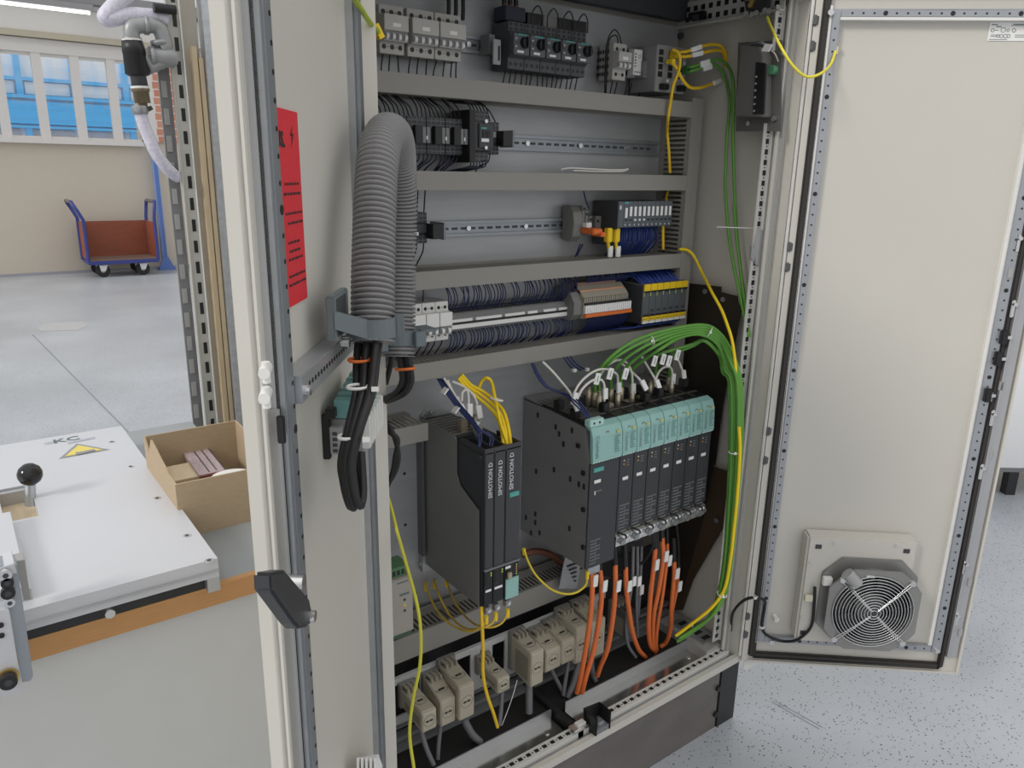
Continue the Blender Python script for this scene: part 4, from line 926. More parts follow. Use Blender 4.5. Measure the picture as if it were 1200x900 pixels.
# orange / grey fuse terminal
x0=Py(680,360,.29).x; x1=Py(740,348,.275).x; 
t=thing('fuse_terminal','grey terminal group with white markers and orange lower bar in the fourth row','terminal block',(x0,D,1.23))
prof(t,'side_housing',x0-.028,x0,[(D-.009,1.225),(.30,1.228),(.283,1.245),(.283,1.275),(.30,1.300),(D-.009,1.310)],mat('terminal_grey',(0,0,0)),.001)
prof(t,'body',x0,x1-.008,[(D-.009,1.232),(.285,1.232),(.278,1.245),(.278,1.286),(.292,1.30),(.31,1.315),(D-.009,1.315)],mat('fuse_beige',(.34,.31,.245),.5),.0008)
slab(t,'orange_bar',x0+.002,x1,.270,.280,1.2365,1.2455,M['org'],.0006); slab(t,'black_bar',x0+.002,x1,.272,.280,1.2685,1.274,M['black'])
slab(t,'orange_edge',x0,x1-.016,.293,.306,1.2945,1.3045,mat('pale_orange',(.62,.30,.17),.5),.0006); slab(t,'brown_edge',x0,x1-.03,.308,.33,1.306,1.322,mat('brown_pl',(.24,.15,.12),.5),.0006)
n=22; w=(x1-x0-.004)/n
for i in range(n): slab(t,'marker',x0+.002+w*i,x0+.002+w*i+w*.82,.271,.278,1.247,1.2675,M['tagm'])
b=MB()
for i in range(n): b.box(x0+w*i,x0+w*i+.0012,.2772,.279,1.276,1.288)
b.build('joints',M['dark'],t)
# yellow safety relays
sx0,sx1=.952,1.126; w=(sx1-sx0)/7; sy_=.25
for i in range(7):
    a=sx0+w*i; t=thing('safety_module','dark grey safety module with yellow terminal covers, %s of seven in the fourth row'%('first','second','third','fourth','fifth','sixth','seventh')[i],'safety module',(a,D,1.205),'yellow safety modules of the fourth row')
    slab(t,'body',a,a+w-.0005,sy_,D-.01,1.205,1.312,mat('safety_grey',(.11,.12,.128),.5),.0008)
    if i==0: slab(t,'side_cover',a-.0012,a,sy_+.002,D-.01,1.205,1.308,M['dark'])
    slab(t,'upper_yellow_cover',a+.0006,a+w-.001,sy_-.004,sy_,1.294,1.312,M['yell'],.001); slab(t,'lower_yellow_cover',a+.0006,a+w-.001,sy_-.004,sy_,1.213,1.224,M['yell'],.001)
    slab(t,'white_label',a+.0012,a+w-.002,sy_-.0036,sy_,1.2055,1.2125,M['tagm']); slab(t,'black_gap',a+.004,a+w-.001,sy_-.0022,sy_,1.2245,1.229,M['black']); slab(t,'green_led',a+.002,a+.0045,sy_-.001,sy_,1.279,1.288,mat('led_green',(.45,.62,.10),.4)); slab(t,'black_gap',a+.008,a+w-.001,sy_-.0022,sy_,1.289,1.2935,M['black'])
    if i: slab(t,'symbol',a+.007,a+.019,sy_-.0006,sy_,1.236,1.243,M['dark'])
    for k in range(2): slab(t,'tag_print',a+.004+.009*k,a+.009+.009*k,sy_-.0045,sy_-.004,1.217,1.219,M['inkgrey'])
# ---------------------------------------------------------------- DRIVE GROUP
S0,SY,SZ=.6487,.0995,.632
def drive(label,x0,w,zb,first,i):
    t=thing('drive_module',label,'drive module',(x0+w/2,D-.01,zb),None if first else 'narrow motor modules of the drive group')
    x1=x0+w-.0008
    yl=SY+.024 # side sheet ends behind teal flap
    prof(t,'housing',x0,x1,[(D-.002,SZ),(SY+.004,zb if not first else SZ),(SY+.004,.918),(yl,.985),(yl,1.002),(D-.002,1.022)] if first else [(D-.002,SZ+.0),(.14,SZ+.03),(SY+.006,zb),(SY+.004,.918),(yl,.985),(yl,1.002),(D-.002,1.022)],M['side'],.0008)
    slab(t,'front_panel',x0+.0004,x1-.0004,SY,SY+.006,zb,.917,M['darkf'],.001)
    prof(t,'teal_cover',x0+.0004,x1-.0004,[(SY-.006,.9185),(SY-.008,.925),(SY-.004,.985),(SY+.004,1.006),(SY+.024,1.014),(SY+.024,1.006),(SY+.008,.998),(SY+.002,.925),(SY+.002,.9185)],M['teal'],.001)
    MB().box(x0,x1,SY+.024,D-.004,1.013,1.016).build('top_grille',M['black'],t)
    b=MB(); y=SY+.05
    while y<D-.03:
        if first: b.box(x0+.006,x1-.006,y,y+.004,1.016+.0,1.019)
        y+=.012
    if first:
        for k in range(6): b.box(x0+.006+.0165*k,x0+.008+.0165*k,SY+.05,D-.03,1.0155,1.0185)
    else: b.box(x0+.002,x1-.002,SY+.06,SY+.066,1.016,1.018).box(x0+.001,x0+.003,SY+.03,D-.04,1.016,1.0185)
    b.build('grille_bars',mat('grille_grey',(.10,.095,.085),.5),t)
    ty=SY-.0072
    ringx=x0+w/2 if first else x0+.024
    MB().ring((ringx,SY-.002,.987),(0,-1,.05),.0055,.0013,14,5).build('cover_hook',M['mid'],t)
    tx=x0+.018 if first else x0+.0155
    text('SINAMICS',.0135 if first else .0115,(tx,ty-.0006,.931),(0,0,1),(-1,0,0),M['inkgrey'],t,lift=.001)
    b=MB(); gx=x0+(.072 if first else .026); 
    for k in range(7): b.box(gx+.000,gx+.017-(k%3)*.003,ty-.0016,ty-.0008,.936+.0066*k,.9385+.0066*k)
    b.build('printed_notes',mat('teal_print',(.17,.33,.32),.6),t)
    slab(t,'warning_mark',gx+.006,gx+.016,ty+.0005,ty+.002,.9845,.9905,mat('warn_yel',(.62,.56,.18),.6))
    b=MB(); 
    for k in range(int(w/.0085)): b.box(x0+.003+.0085*k,x0+.0075+.0085*k,SY-.0075,SY-.005,.9195,.9235)
    b.build('cover_teeth',mat('teeth',(.52,.72,.68),.5),t)
    if first:
        slab(t,'brand_plate',x0+.012,x0+.045,SY-.0012,SY,.892,.903,M['badge']); text('SIEMENS',.0075,(x0+.0285,SY-.0014,.8945),(1,0,0),(0,0,1),M['teal'],t,lift=.0004,align='CENTER')
        slab(t,'name_tag',x0+.014,x0+.037,SY-.0015,SY,.862,.872,M['tagm'],.001); slab(t,'slot_mark',x0+.018,x0+.021,SY-.001,SY,.832,.842,M['tagm']); slab(t,'small_text',x0+.024,x0+.042,SY-.0008,SY,.839,.8415,M['mid'])
        n0_,z_=x0+.012,zb+.01
    else:
        slab(t,'name_tag',x0+.011,x0+.032,SY-.0015,SY,.848,.858,M['tagm'],.001)
        for k in range(2): slab(t,'status_led',x0+.013,x0+.0165,SY-.001,SY,.890+.010*k,.8935+.010*k,mat('led_cream',(.75,.68,.45),.5) if k else mat('led_orange',(.75,.38,.12),.5))
        for k in range(3): slab(t,'small_text',x0+.024,x0+.034,SY-.0006,SY,.886+.007*k,.888+.007*k,M['mid'])
        n0_,z_=x0+.008,zb+.008
    b=MB()
    for k in range(8): b.box(n0_,n0_+(.034 if k%3 else .022),SY-.0006,SY,z_+.009*k,z_+.0032+.009*k)
    b.box(n0_+.018,n0_+.020,SY-.0006,SY,z_,z_+.066); b.build('printed_diagram',mat('grey_print',(.17,.175,.18),.6),t)
    if not first:
        # shield bracket with clamps below
        s=MB().prism([(x0,SY+.012,zb-.002),(x0,SY-.004,zb-.012),(x0,SY-.002,zb-.040),(x0,SY+.004,zb-.042),(x0,SY+.004,zb-.014),(x0,SY+.016,zb-.004)],(w-.001,0,0)).build('shield_bracket',M['steel'],t,.0006)
        MB().cyl((x0+.016,SY-.004,zb-.024),(x0+.016,SY-.014,zb-.026),.009,12).build('clamp_screw',M['galv'],s); MB().obox((x0+.034,SY-.006,zb-.026),((1,0,.4),(0,1,0),(-.4,0,1)),(.012,.004,.006)).build('clamp_strap',M['steel'],s); MB().tube(spline([(x0+.010,SY+.012,zb-.004),(x0+.02,SY-.010,zb-.006),(x0+.040,SY+.0,zb-.02)],5),.0028,6).build('shield_wire',M['bcab'],s); MB().box(x0+.006,x0+.044,SY+.006,SY+.012,zb-.008,zb-.001).build('terminal_row',M['copper'],s)
    return t
dm=drive('wide dark grey line module with teal cover, left end of the drive group',S0,.1,SZ,True,0)
# vents and stamped marks on the wide module side
b=MB(); rs=random.Random(5)
for q in ((630,486),(651,500),(655,508),(670,504),(660,520),(628,552),(649,550),(668,561),(616,606),(627,602),(627,612),(622,624),(632,624),(667,619),(678,567),(684,570)):
    p=Px(*q,S0-.001); b.box(S0-.001,S0+.001,p.y-.004,p.y+.004,p.z-.008,p.z+.006)
b.build('stamped_slots',M['black'],dm)
for q in ((678,523),(684,555),(684,598),(684,642)):
    p=Px(*q,S0-.002); MB().box(S0-.006,S0,p.y-.004,p.y+.006,p.z-.004,p.z+.006).build('side_latch',M['black'],dm)
p=(S0+.018,SY+.012,1.018); MB().box(S0-.002,S0+.045,SY+.006,SY+.026,1.008,1.026).build('teal_connector',mat('teal_light',(.45,.68,.63),.45),dm,.002); holes(dm,'connector_holes',[(S0+.012,SY+.006,1.017),(S0+.030,SY+.006,1.017)],.003,M['black'])
MB().box(S0+.01,S0+.05,SY+.0,SY+.012,SZ-.02,SZ).build('earth_lug',M['galv'],dm)
for i in range(7): drive('dark grey motor module with teal cover, %s of the seven narrow ones'%('first','second','third','fourth','fifth','sixth','seventh')[i],S0+.1+.05*i,.05,.706,False,i)
# ---------------------------------------------------------------- CONTROL UNITS
q0=[.337,.362,.393,.436]; CY=.100; CZ0,CZ1=.632,1.010
for i in range(3):
    x0,x1=q0[i],q0[i+1]-.0008
    t=thing('control_unit',('narrow dark grey control unit extension, left of the three','narrow dark grey control unit extension, middle of the three','wider dark grey control unit with teal flap, right of the three')[i],'control unit',(x0,D,CZ0))
    yb_=.16
    prof(t,'case',x0,x1,[(D-.02,CZ0+.0),(CY+.008,CZ0),(CY+.003,CZ0+.01),(CY+.003,.70),(CY+.003,CZ1-.03),(CY+.02,CZ1-.012),(.20,CZ1-.0),(D-.02,CZ1)],M['darkf'],.001)
    slab(t,'front_cover',x0+.0006,x1-.0004,CY-.004,CY+.004,.733,CZ1+.002,mat('cu_cover',(.050,.050,.054),.42),.0015)
    # open top rim
    b=MB().box(x0+.0006,x0+.0022,CY+.002,.19,CZ1-.002,CZ1+.010).box(x1-.002,x1-.0004,CY+.002,.19,CZ1-.002,CZ1+.010).box(x0,x1,CY-.004,CY,CZ1-.002,CZ1+.010); b.build('top_rim',mat('cu_cover',(0,0,0)),t)
    text('SIMOTION D',.0145 if i<2 else .0152,(x0+(.0185,.020,.020)[i],CY-.0046,.905 if i<2 else .912),(0,0,1),(-1,0,0),M['print'],t,bold=.0003)
    slab(t,'lower_panel',x0+.0006,x1-.0004,CY-.003,CY+.004,.640,.731,M['black'],.0008)
    slab(t,'rail_cap',x0,x1,CY-.007,CY,.729,.7325,M['mid'])
    if i<2:
        slab(t,'card_slot',x0+.005,x0+.012,CY-.0045,CY-.002,.690,.722,M['ink']); slab(t,'card_rim',x0+.004,x0+.013,CY-.0036,CY-.003,.688,.724,M['dark'])
        slab(t,'name_tag',x0+.004,x1-.004,CY-.0045,CY-.003,.674,.680,M['tagm'],.0006)
        for k in range(2): slab(t,'status_led',x1-.007,x1-.0035,CY-.0045,CY-.003,.712+.006*k,.716+.006*k,mat('led_green',(0,0,0)))
    else:
        slab(t,'brand_plate',x0+.011,x1-.005,CY-.0052,CY-.004,.893,.904,M['badge']); text('SIEMENS',.0062,((x0+x1+.006)/2,CY-.0054,.8958),(1,0,0),(0,0,1),M['teal'],t,align='CENTER')
        slab(t,'teal_flap',x0+.003,x1-.002,CY-.007,CY-.003,.638,.690,M['teal'],.001); slab(t,'name_tag',x0+.003,x0+.018,CY-.0045,CY-.003,.716,.7225,M['tagm'],.0006); slab(t,'socket_plug',x0+.006,x0+.018,CY-.012,CY-.003,.692,.708,M['copper'],.002)
        for k in range(5): slab(t,'status_led',x1-.009,x1-.006,CY-.0045,CY-.003,.694+.006*k,.697+.006*k,mat('led_green',(0,0,0)) if k in (0,4) else mat('led_orange',(0,0,0)))
    slab(t,'earth_lug',x0+.006,x0+.020,CY-.004,CY+.01,CZ0-.016,CZ0,M['galv'],.001); disc(t,'lug_screw',(x0+.013,CY-.004,CZ0-.006),.005,M['steel'],.004)
# grey housing side plate behind the control units
t=thing('unit_backing_plate','large grey folded sheet at the left side of the three control units','side plate',(.335,D,.63))
P=[Px(*q,.335) for q in ((503,487),(541,508),(546,513),(545,567),(551,575),(565,598),(566,713),(505,654))]
P=[(.335,D-.002,1.019),(.335,.215,1.019),(.335,.205,1.01),(.335,.205,.93),(.335,.190,.905),(.335,CY+.015,.872),(.335,CY+.012,.634),(.335,D-.002,.634)]
MB().prism(P,(-.0018,0,0)).build('side_sheet',M['side'],t); MB().box(.335,.42,.21,D-.004,1.012,1.016).build('top_grille',M['dark'],t)
b=MB()
for k in range(8): b.box(.338,.41,.222+.017*k,.230+.017*k,1.016,1.0175)
b.build('grille_bars',mat('grille_pale',(.22,.21,.19),.5),t)  # grille bars in a paler grey than on the drive modules
MB().box(.34,.43,.15,.205,.93,1.0).build('inner_block',M['black'],t)
for q in ((.36,.225),(.40,.235),(.385,.20)): MB().box(q[0],q[0]+.018,q[1],q[1]+.02,1.0,1.045).build('plug_body',M['copper'] if q[0]!=.385 else M['lgrey'],t,.002)
# bracket at plate left, screws
for q in ((497,487),(507,484),(494,660)):
    p=Py(*q,D-.006); disc(cab,'plate_screw',(p.x,p.y,p.z),.007,M['steel'],.006)
p=Py(498,655,.36); MB().box(p.x-.012,p.x+.012,.352,D,p.z-.03,p.z+.02).build('plate_bracket',M['zinc'],cab)
p=Py(492,560,.36); MB().box(p.x-.003,p.x+.004,.345,D,.66,1.0).build('plate_angle',mat('angle_dk',(.16,.165,.175),.4,.5),cab)
for q in ((474,555),(475,615),(487,695)):
    p=Py(*q,D); disc(cab,'plate_hole',(p.x,D,p.z),.004,M['black'],.0005)
# ---------------------------------------------------------------- power supply at lower left
px0,px1,pyf=.12,.212,.20
zb_=Py(484,738,pyf).z; zt_=Py(484,676,pyf).z
t=thing('power_supply','beige power supply unit with green terminals at the lower left of the cabinet','power supply',(.16,D,zb_))
slab(t,'case',px0,px1,pyf,D-.005,zb_,zt_+.005,mat('psu_beige',(.38,.35,.31),.5),.002)
slab(t,'terminal_block',px0,px1-.004,pyf+.01,pyf+.06,zt_+.005,zt_+.030,mat('psu_green',(.09,.20,.09),.5),.001)
b=MB()
for k in range(8): b.box(px0+.003+.011*k,px0+.010+.011*k,pyf+.0092,pyf+.012,zt_+.010,zt_+.022)
b.build('terminal_holes',M['black'],t)
b=MB()
for k in range(7): b.box(px0+.005,px1-.02,pyf+.07+.015*k,pyf+.078+.015*k,zt_+.0055,zt_+.0075)
b.build('vent_bars',M['dark'],t)
slab(t,'bottom_terminal',px0,px1,pyf+.01,pyf+.06,zb_-.014,zb_,mat('psu_green2',(.05,.12,.07),.5))
slab(t,'print_line',px1-.034,px1-.010,pyf-.0008,pyf,zt_-.038,zt_-.033,M['inkgrey']); slab(t,'print_line',px1-.040,px1-.012,pyf-.0008,pyf,zt_-.006,zt_-.003,M['inkgrey'])
for k,mm in enumerate(('dark','yell','dark')): disc(t,'indicator',(px1-.022,pyf,zt_-.050-.014*k),.0032,M[mm],.001)
# ---------------------------------------------------------------- connector hoods in frames
HB=.235
fr=thing('hood_panel','long light metal frame carrying the row of beige connector hoods','frame',(.5,HB,.33))
za=.424
fm_=mat('frame_zinc',(.60,.60,.585),.4,.4)
MB().box(.10,.86,HB,HB+.004,za-.012,za+.006).box(.10,.86,HB,HB+.004,.30,.325).build('rails',fm_,fr)
MB().box(.10,.86,HB+.004,HB+.009,za+.003,za+.006).build('rail_lip',M['alu'],fr)
for x in (.10,.245,.392,.43,.50,.655,.80): MB().box(x,x+.030,HB-.001,HB+.004,.30,za).build('upright',fm_,fr)
MB().box(.06,1.14,HB+.07,HB+.074,.24,za+.05).build('dark_back',M['plinthb'],fr)
def hood(label,bk,TL,TR,BL,group,two=False,mm=None,ncab=1,cabpts=None):
    mm=mm or M['beige']
    Xb=Py(*bk,HB).x; zb2=Py(*bk,HB).z
    v=ray(*TL); tt=(Xb-CAM.x)/v.x; F=CAM+v*tt
    x0,yf,zf=Xb,F.y,F.z
    # frame-front geometry
    x1=Py(*TR,yf).x; zl=Py(*BL,yf).z
    w=x1-x0
    t=thing('connector_hood',label,'connector',(x0+w/2,HB,zl),group)
    yk=HB-.028
    zt=max(zb2,zf)+.002
    prof(t,'hood',x0,x1,[(HB-.012,zl+.012),(yf+.004,zl),(yf,zl+.004),(yf,zf-.004),(yf+.004,zf),(yk,zt),(HB-.012,zt)],mm,.0022)
    MB().box(x0-.003,x1+.003,HB-.014,HB-.001,zl+.005,zt+.012).build('housing_base',mat('base_grey',(.20,.195,.18),.5),t,.001)
    # locking lever
    b=MB().box(x0+.004,x1-.004,yk-.002,HB-.010,zt-.001,zt+.008); 
    for k in range(3): b.box(x0+.004+(w-.008)*k/2.6,x0+.004+(w-.008)*k/2.6+.005,yk-.012,HB-.012,zt+.001,zt+.013)
    b.build('locking_lever',mat('lever_beige',(.36,.33,.26),.55),t,.001)
    # round stamped knockouts with marks
    r=min(w*.38,.016)
    cy_=(yf+yk)/2; cz_=zf+(zt-zf)*(cy_-yf)/(yk-yf)+.0
    MB().ring((x0+w/2,cy_,cz_+.0005),(0,(zt-zf),1*(yk-yf)),r,.0008,24,5).build('knockout_ring',M['beigedk'],t)
    MB().ring((x0+w/2,yf-.0002,zl+(zf-zl)*.52),(0,1,0),r,.0008,24,5).build('knockout_ring',M['beigedk'],t)
    m=MB(); m.box(x0+w/2-r*.62,x0+w/2-r*.12,yf-.0009,yf,zl+(zf-zl)*.52-.0022,zl+(zf-zl)*.52+.0022); m.box(x0+w/2+r*.05,x0+w/2+r*.6,yf-.0009,yf,zl+(zf-zl)*.52-.0022,zl+(zf-zl)*.52+.0022); m.box(x0+w/2-r*.5,x0+w/2+r*.5,cy_-.002,cy_+.002,cz_-.001,cz_+.0016); m.build('stamped_mark',M['ink'],t)
    slab(t,'side_recess',x0-.0006,x0+.001,yf+.012,yk-.004,zl+.014,zf-.018,M['beigedk'])
    return (x0,x1,yf,zl)
HO=['first beige connector hood from the left in the bottom row','second beige connector hood from the left in the bottom row','tall third beige connector hood from the left in the bottom row','single beige connector hood beside the yellow wire in the bottom row','large beige connector hood right of the gap in the bottom row','small beige connector hood right of the large one','small beige connector hood, seventh in the bottom row','large beige connector hood partly behind the orange cables','beige connector hood directly behind the orange cables','dark grey large connector hood behind the single orange cable']
HP=[((467,808),(494.7,837),(511.6,829.8),(494.7,861)),((494,793),(516.5,823.6),(533.8,815.6),(516.5,853.8)),((511.6,777),(538.2,806.7),(556,798.7),(538.2,846.7)),((557,773),(583.6,797.8),(597.8,792.4),(583.6,814.7)),((596,743.5),(622.7,766.7),(637.8,760.4),(622.7,806.7)),((617,741),(640,764.4),(657.8,756.7),(641,788.9)),((634,731),(659,753.3),(675.5,747.8),(659,780)),((649,716.7),(675.5,737.8),(690,732),(675.5,779)),((667,708),(693,731),(710,725.5),(693,773)),((713,707),(735,722),(748,716),(735,752))]
HG=[]
for i,(l,h) in enumerate(zip(HO,HP)): HG.append(hood(l,*h,'connector hoods of the bottom row',mm=None if i<9 else mat('hood_dark',(.11,.115,.12),.5)))
# ================================================================= CABLES, WIRES, CONDUIT
def Pd(px,py,d): return CAM+ray(px,py)*d
def PX(px,py,x): return Px(px,py,x)
def cable(label,pts,r,m,cat='cable',group=None,name='cable',seg=8,n=7,raw=False):
    P=pts if raw else [q if isinstance(q,Vector) else Py(*q) for q in pts]
    o=MB().tube(spline(P,n),r,seg).build(name,m); tag(o,label,cat,group); return o
def tag_on(o,p,ax,h,nm='cable_label',m=None):
    ax=Vector(ax).normalized(); s=ax.cross(Vector((0,1,0))).normalized(); u=s.cross(ax)
    return MB().obox(p,(ax,s,u),h).build(nm,m or M['tagm'],o,.0006)
# ---------------------------------------------------------------- corrugated conduit
cl=[Pd(*q) for q in ((437,402,.975),(437,350,.98),(438,290,.99),(440,225,1.005),(444,180,1.03),(452,157,1.09),(462,160,1.16),(467,185,1.22),(469,240,1.27),(468,320,1.295),(467,418,1.30))]
sp=spline(cl,24)
# resample by arc length
L=[0]
for a,b_ in zip(sp,sp[1:]): L.append(L[-1]+(b_-a).length)
pitch=.0070; step=pitch/6; out=[]; k=0; d=0
while d<L[-1]:
    while L[k+1]<d: k+=1
    f=(d-L[k])/(L[k+1]-L[k]); out.append(sp[k]*(1-f)+sp[k+1]*f); d+=step
def rf(i): return (.0282,.0286,.0286,.0282,.0222,.0222)[i%6]
cn=thing('corrugated_conduit','thick grey corrugated conduit arching from the left door into the cabinet','conduit',out[0])
b=MB(); b.tube(out,.03,28,rf); b.build('conduit',M['hose'],cn)
# clamp on the door rail
cc=Pd(437,381,.977); vd=Vector((0,0,1))
toD=-nL
cm=thing('conduit_clamp','grey plastic conduit clamp bolted to the perforated rail of the left door','clamp',cc)
b=MB(); seg=28; vs=[]
for z in (-.012,.012):
    for R in (.0285,.0345):
        for i in range(seg):
            t=2*math.pi*i/seg; vs.append(cc+Vector((math.cos(t)*R,math.sin(t)*R,z)))
fs=[]
for i in range(seg):
    j=(i+1)%seg; fs+=[(i,j,seg+j,seg+i),(2*seg+i,3*seg+i,3*seg+j,2*seg+j),(seg+i,seg+j,3*seg+j,3*seg+i),(i,2*seg+i,2*seg+j,j)]
b.add(vs,fs,False); b.build('clamp_ring',M['clampm'],cm)
wall_d=(cc-hL).dot(nL)
side=dL
sF=LDp(392,375,.034)[0]; zf=lambda py: LDp(392,py,.034)[2]
cs_,cn_=(cc-hL).dot(dL),(cc-hL).dot(nL)
MB(LDw).box(sF-.075,sF,.024,.034,zf(402),zf(347)).build('clamp_foot',M['clampm'],cm,.0015)
MB(LDw).box(sF-.060,sF-.012,.034,.0345,zf(398),zf(352)).build('foot_recess',M['dark'],cm)
sa=cs_+.030
MB(LDw).hexa([(sF-.012,.033,zf(387)),(sF,.033,zf(387)),(sa+.006,cn_,cc.z-.0115),(sa-.008,cn_,cc.z-.0115)],[(sF-.012,.033,zf(366)),(sF,.033,zf(366)),(sa+.006,cn_,cc.z+.0115),(sa-.008,cn_,cc.z+.0115)]).build('clamp_arm',M['clampm'],cm,.001)
MB().obox(cc-nL*-.036+side*.002,(side,nL,vd),(.010,.004,.0135)).build('clamp_latch',M['clampm'],cm,.001)
q=cc-side*.036; MB().obox(q,(side,nL,vd),(.010,.022,.0025)).obox(q-vd*.010,(side,nL,vd),(.010,.022,.0025)).build('clamp_lips',M['clampm'],cm,.001)
MB(LDw).cyl((sF-.03,.034,zf(408)),(sF-.03,.044,zf(408)),.007,8).build('clamp_bolt',M['steel'],cm)
c2=Pd(467,393,1.30)
cm2=thing('conduit_clamp','second grey conduit clamp holding the conduit end inside the cabinet','clamp',c2)
b=MB(); vs=[]
for z in (-.012,.012):
    for R in (.0285,.034):
        for i in range(seg):
            t=2*math.pi*i/seg; vs.append(c2+Vector((math.cos(t)*R,math.sin(t)*R,z)))
b.add(vs,fs); b.build('clamp_ring',M['clampm'],cm2); MB().box(c2.x+.01,c2.x+.03,c2.y-.043,c2.y-.034,c2.z-.014,c2.z+.012).build('clamp_latch',M['clampm'],cm2,.001); MB().box(c2.x+.028,c2.x+.06,c2.y-.03,c2.y+.01,c2.z+.006,c2.z+.011).build('clamp_lip',M['clampm'],cm2,.001)
MB().box(c2.x-.05,c2.x-.03,c2.y-.02,c2.y+.02,c2.z-.02,c2.z+.02).build('clamp_foot',M['clampm'],cm2)
# black cables below the conduit
for i in range(6):
    dx=(-13,-8,-3,3,8,12)[i]; dd=(.0,.012,-.008,.006,-.012,.004)[i]
    pts=[Pd(433+dx,396,.975+dd),Pd(430+dx*.95,425,.96+dd),Pd(427+dx*.8,460,.92+dd),Pd(416+dx*.6,500,.885+dd),Pd(407+dx*.55,540,.88+dd),Pd(409+dx*.5,565,.885+dd),Pd(414+dx*.55,584+(i%3)*3,.89+dd)]
    if i>2: pts+=[Pd(421+dx*.3,592-(i%2)*4,.90+dd),Pd(424+dx*.15,570,.91+dd),Pd(421+dx*.2,530,.925+dd)]
    else: pts+=[Pd(416+dx*.3,594,.90+dd),Pd(419+dx*.2,575,.91+dd),Pd(417,530,.925)]
    cable('black control cable hanging from the conduit at the left door',pts,.0048,M['bcab'],group='black cables under the conduit',raw=True)
for nm,q,m,w in (('cable_tie',(426,424),M['org'],.0135),('cable_tie',(424,456),M['tie'],.0125),('cable_tie',(413,515),M['tie'],.0110)):
    p=Pd(*q,{424:.945,456:.905,515:.868}[q[1]]); o=thing(nm,'orange tie around the black cable bundle below the conduit' if m==M['org'] else ('white upper tie around the hanging black cable bundle' if q[1]==456 else 'white lower tie around the hanging black cable bundle'),'cable tie',p)
    b=MB(); b.ring((0,0,0),(0.05,0,1),w,.0022,20,5); 
    bb=MB(lambda v,p=p:Vector((p.x+v.x*1.0,p.y+.012+v.y*.8,p.z+v.z))); bb.v=[];
    for v in b.v: bb.v.append(bb.xf(v))
    bb.f=b.f; bb.sm=b.sm; bb.mi=b.mi; bb.build('band',m,o)
    if m!=M['org']: MB().obox(p+CR*.016,(CR,CU,CF),(.004,.003,.003)).build('head',m,o)
for i,(dx,dd) in enumerate(((-6,0),(0,.01),(5,-.008))):
    cable('black cable curving left out of the second conduit end',[Pd(473+dx,414,1.30+dd),Pd(476+dx,432,1.30+dd),Pd(477+dx,447,1.305+dd),Pd(470+dx,460,1.31+dd),Pd(455+dx,468,1.33+dd),Pd(440+dx,472,1.37+dd)],.0052,M['bcab'],group='black cables at the second conduit end',raw=True)
    cable('black cable hanging in a bow at the left edge of the cabinet opening',[Pd(436,478+3*i,1.42),Pd(456,500+3*i,1.40),Pd(463+1.5*i,515,1.40),Pd(467-2*i,535,1.41),Pd(463-1.5*i,553,1.42),Pd(452,570+2*i,1.43),Pd(436,586+2*i,1.46)],.0045,M['bcab'],group='black bowed cables left of the control units',raw=True)
o=cable('short black cable dropping from the second conduit end',[Pd(459,414,1.35),Pd(457,430,1.36),Pd(452,450,1.37)],.005,M['bcab'],raw=True)
p=Pd(477,433,1.288); o=MB().ring(p+Vector((0,.006,0)),(.05,.2,1),.0165,.0026,18,5).build('cable_tie',M['org']); tag(o,'orange tie on the black cable under the second conduit end','cable tie')
# ---------------------------------------------------------------- terminal assembly on the left door
tz=LDp(415,500,.02)
def ldo(t,n,m,s0,s1,n0_,n1_,za,zb,bev=.001): return MB(LDw).box(s0,s1,n0_,n1_,za,zb).build(n,m,t,bev)
t=thing('door_terminal_block','grey terminal block with clear teal covers and black end latch on the left door','terminal block',LDw(tz))
s0=LDp(377,505,0.)[0]; zz=lambda py: LDp(380,py,0.)[2]
ldo(t,'black_latch',M['black'],s0-.010,s0,.0,.009,zz(537),zz(482)); ldo(t,'latch_lever',M['black'],s0-.012,s0+.002,.006,.018,zz(486),zz(474))
ldo(t,'end_block',M['lgrey'],s0-.03,s0-.002,.009,.024,zz(531),zz(497))
for k in range(4): ldo(t,'port',M['dark'],s0-.003,s0-.0012,.013,.019,zz(528-7*k),zz(524-7*k),.0)
ldo(t,'grey_body',mat('tb_grey',(.25,.25,.245),.5),s0-.12,s0-.012,.010,.048,zz(532),zz(490))
ldo(t,'lower_body',mat('tb_grey',(0,0,0)),s0-.12,s0-.02,.014,.042,zz(538),zz(532))
for k in range(6):
    s=s0-.118+.018*k; ldo(t,'white_terminal',M['white'],s,s+.011,.046,.058,zz(528),zz(488),.0008)
    ldo(t,'teal_cover',M['tealt'],s,s+.016,.014,.050,zz(489),zz(466-2*(5-k)),.0008)
# ---------------------------------------------------------------- thin wires in row 1 and row 2
def wires(lst,r,m,label,group,nm='wire'):
    for P in lst:
        o=MB().tube(spline(P,4),r,5).build(nm,m); tag(o,label,'wire',group)
rs=random.Random(11); W=[]
for x in (.240,.256,.274,.303,.322,.343,.366,.386,.404,.415): j=rs.uniform(-.010,.006); W.append([(x,.33,1.822),(x+j*.2,.332,1.812),(x+j*.7,.335,1.796),(x+j,.335,1.776)])
wires(W,.0016,M['bcab'],'thin black wire leading down from the grey breakers into the top duct','black wires below the grey breakers')
W=[]
for i in range(15):
    x=.540+.0152*i; j=rs.uniform(-.007,.004); W.append([(x,.32,1.818),(x+j*.3,.322,1.806),(x+j,.326,1.776)])
wires(W,.0015,M['bcab'],'thin black wire leading down from the motor starters into the top duct','black wires below the motor starters')
W=[[(x,.335,1.822),(x-.003,.337,1.80),(x+j,.34,1.776)] for x,j in ((.865,.0),(.883,-.004),(.899,-.008),(.935,-.004),(.95,-.008),(.985,-.004))]
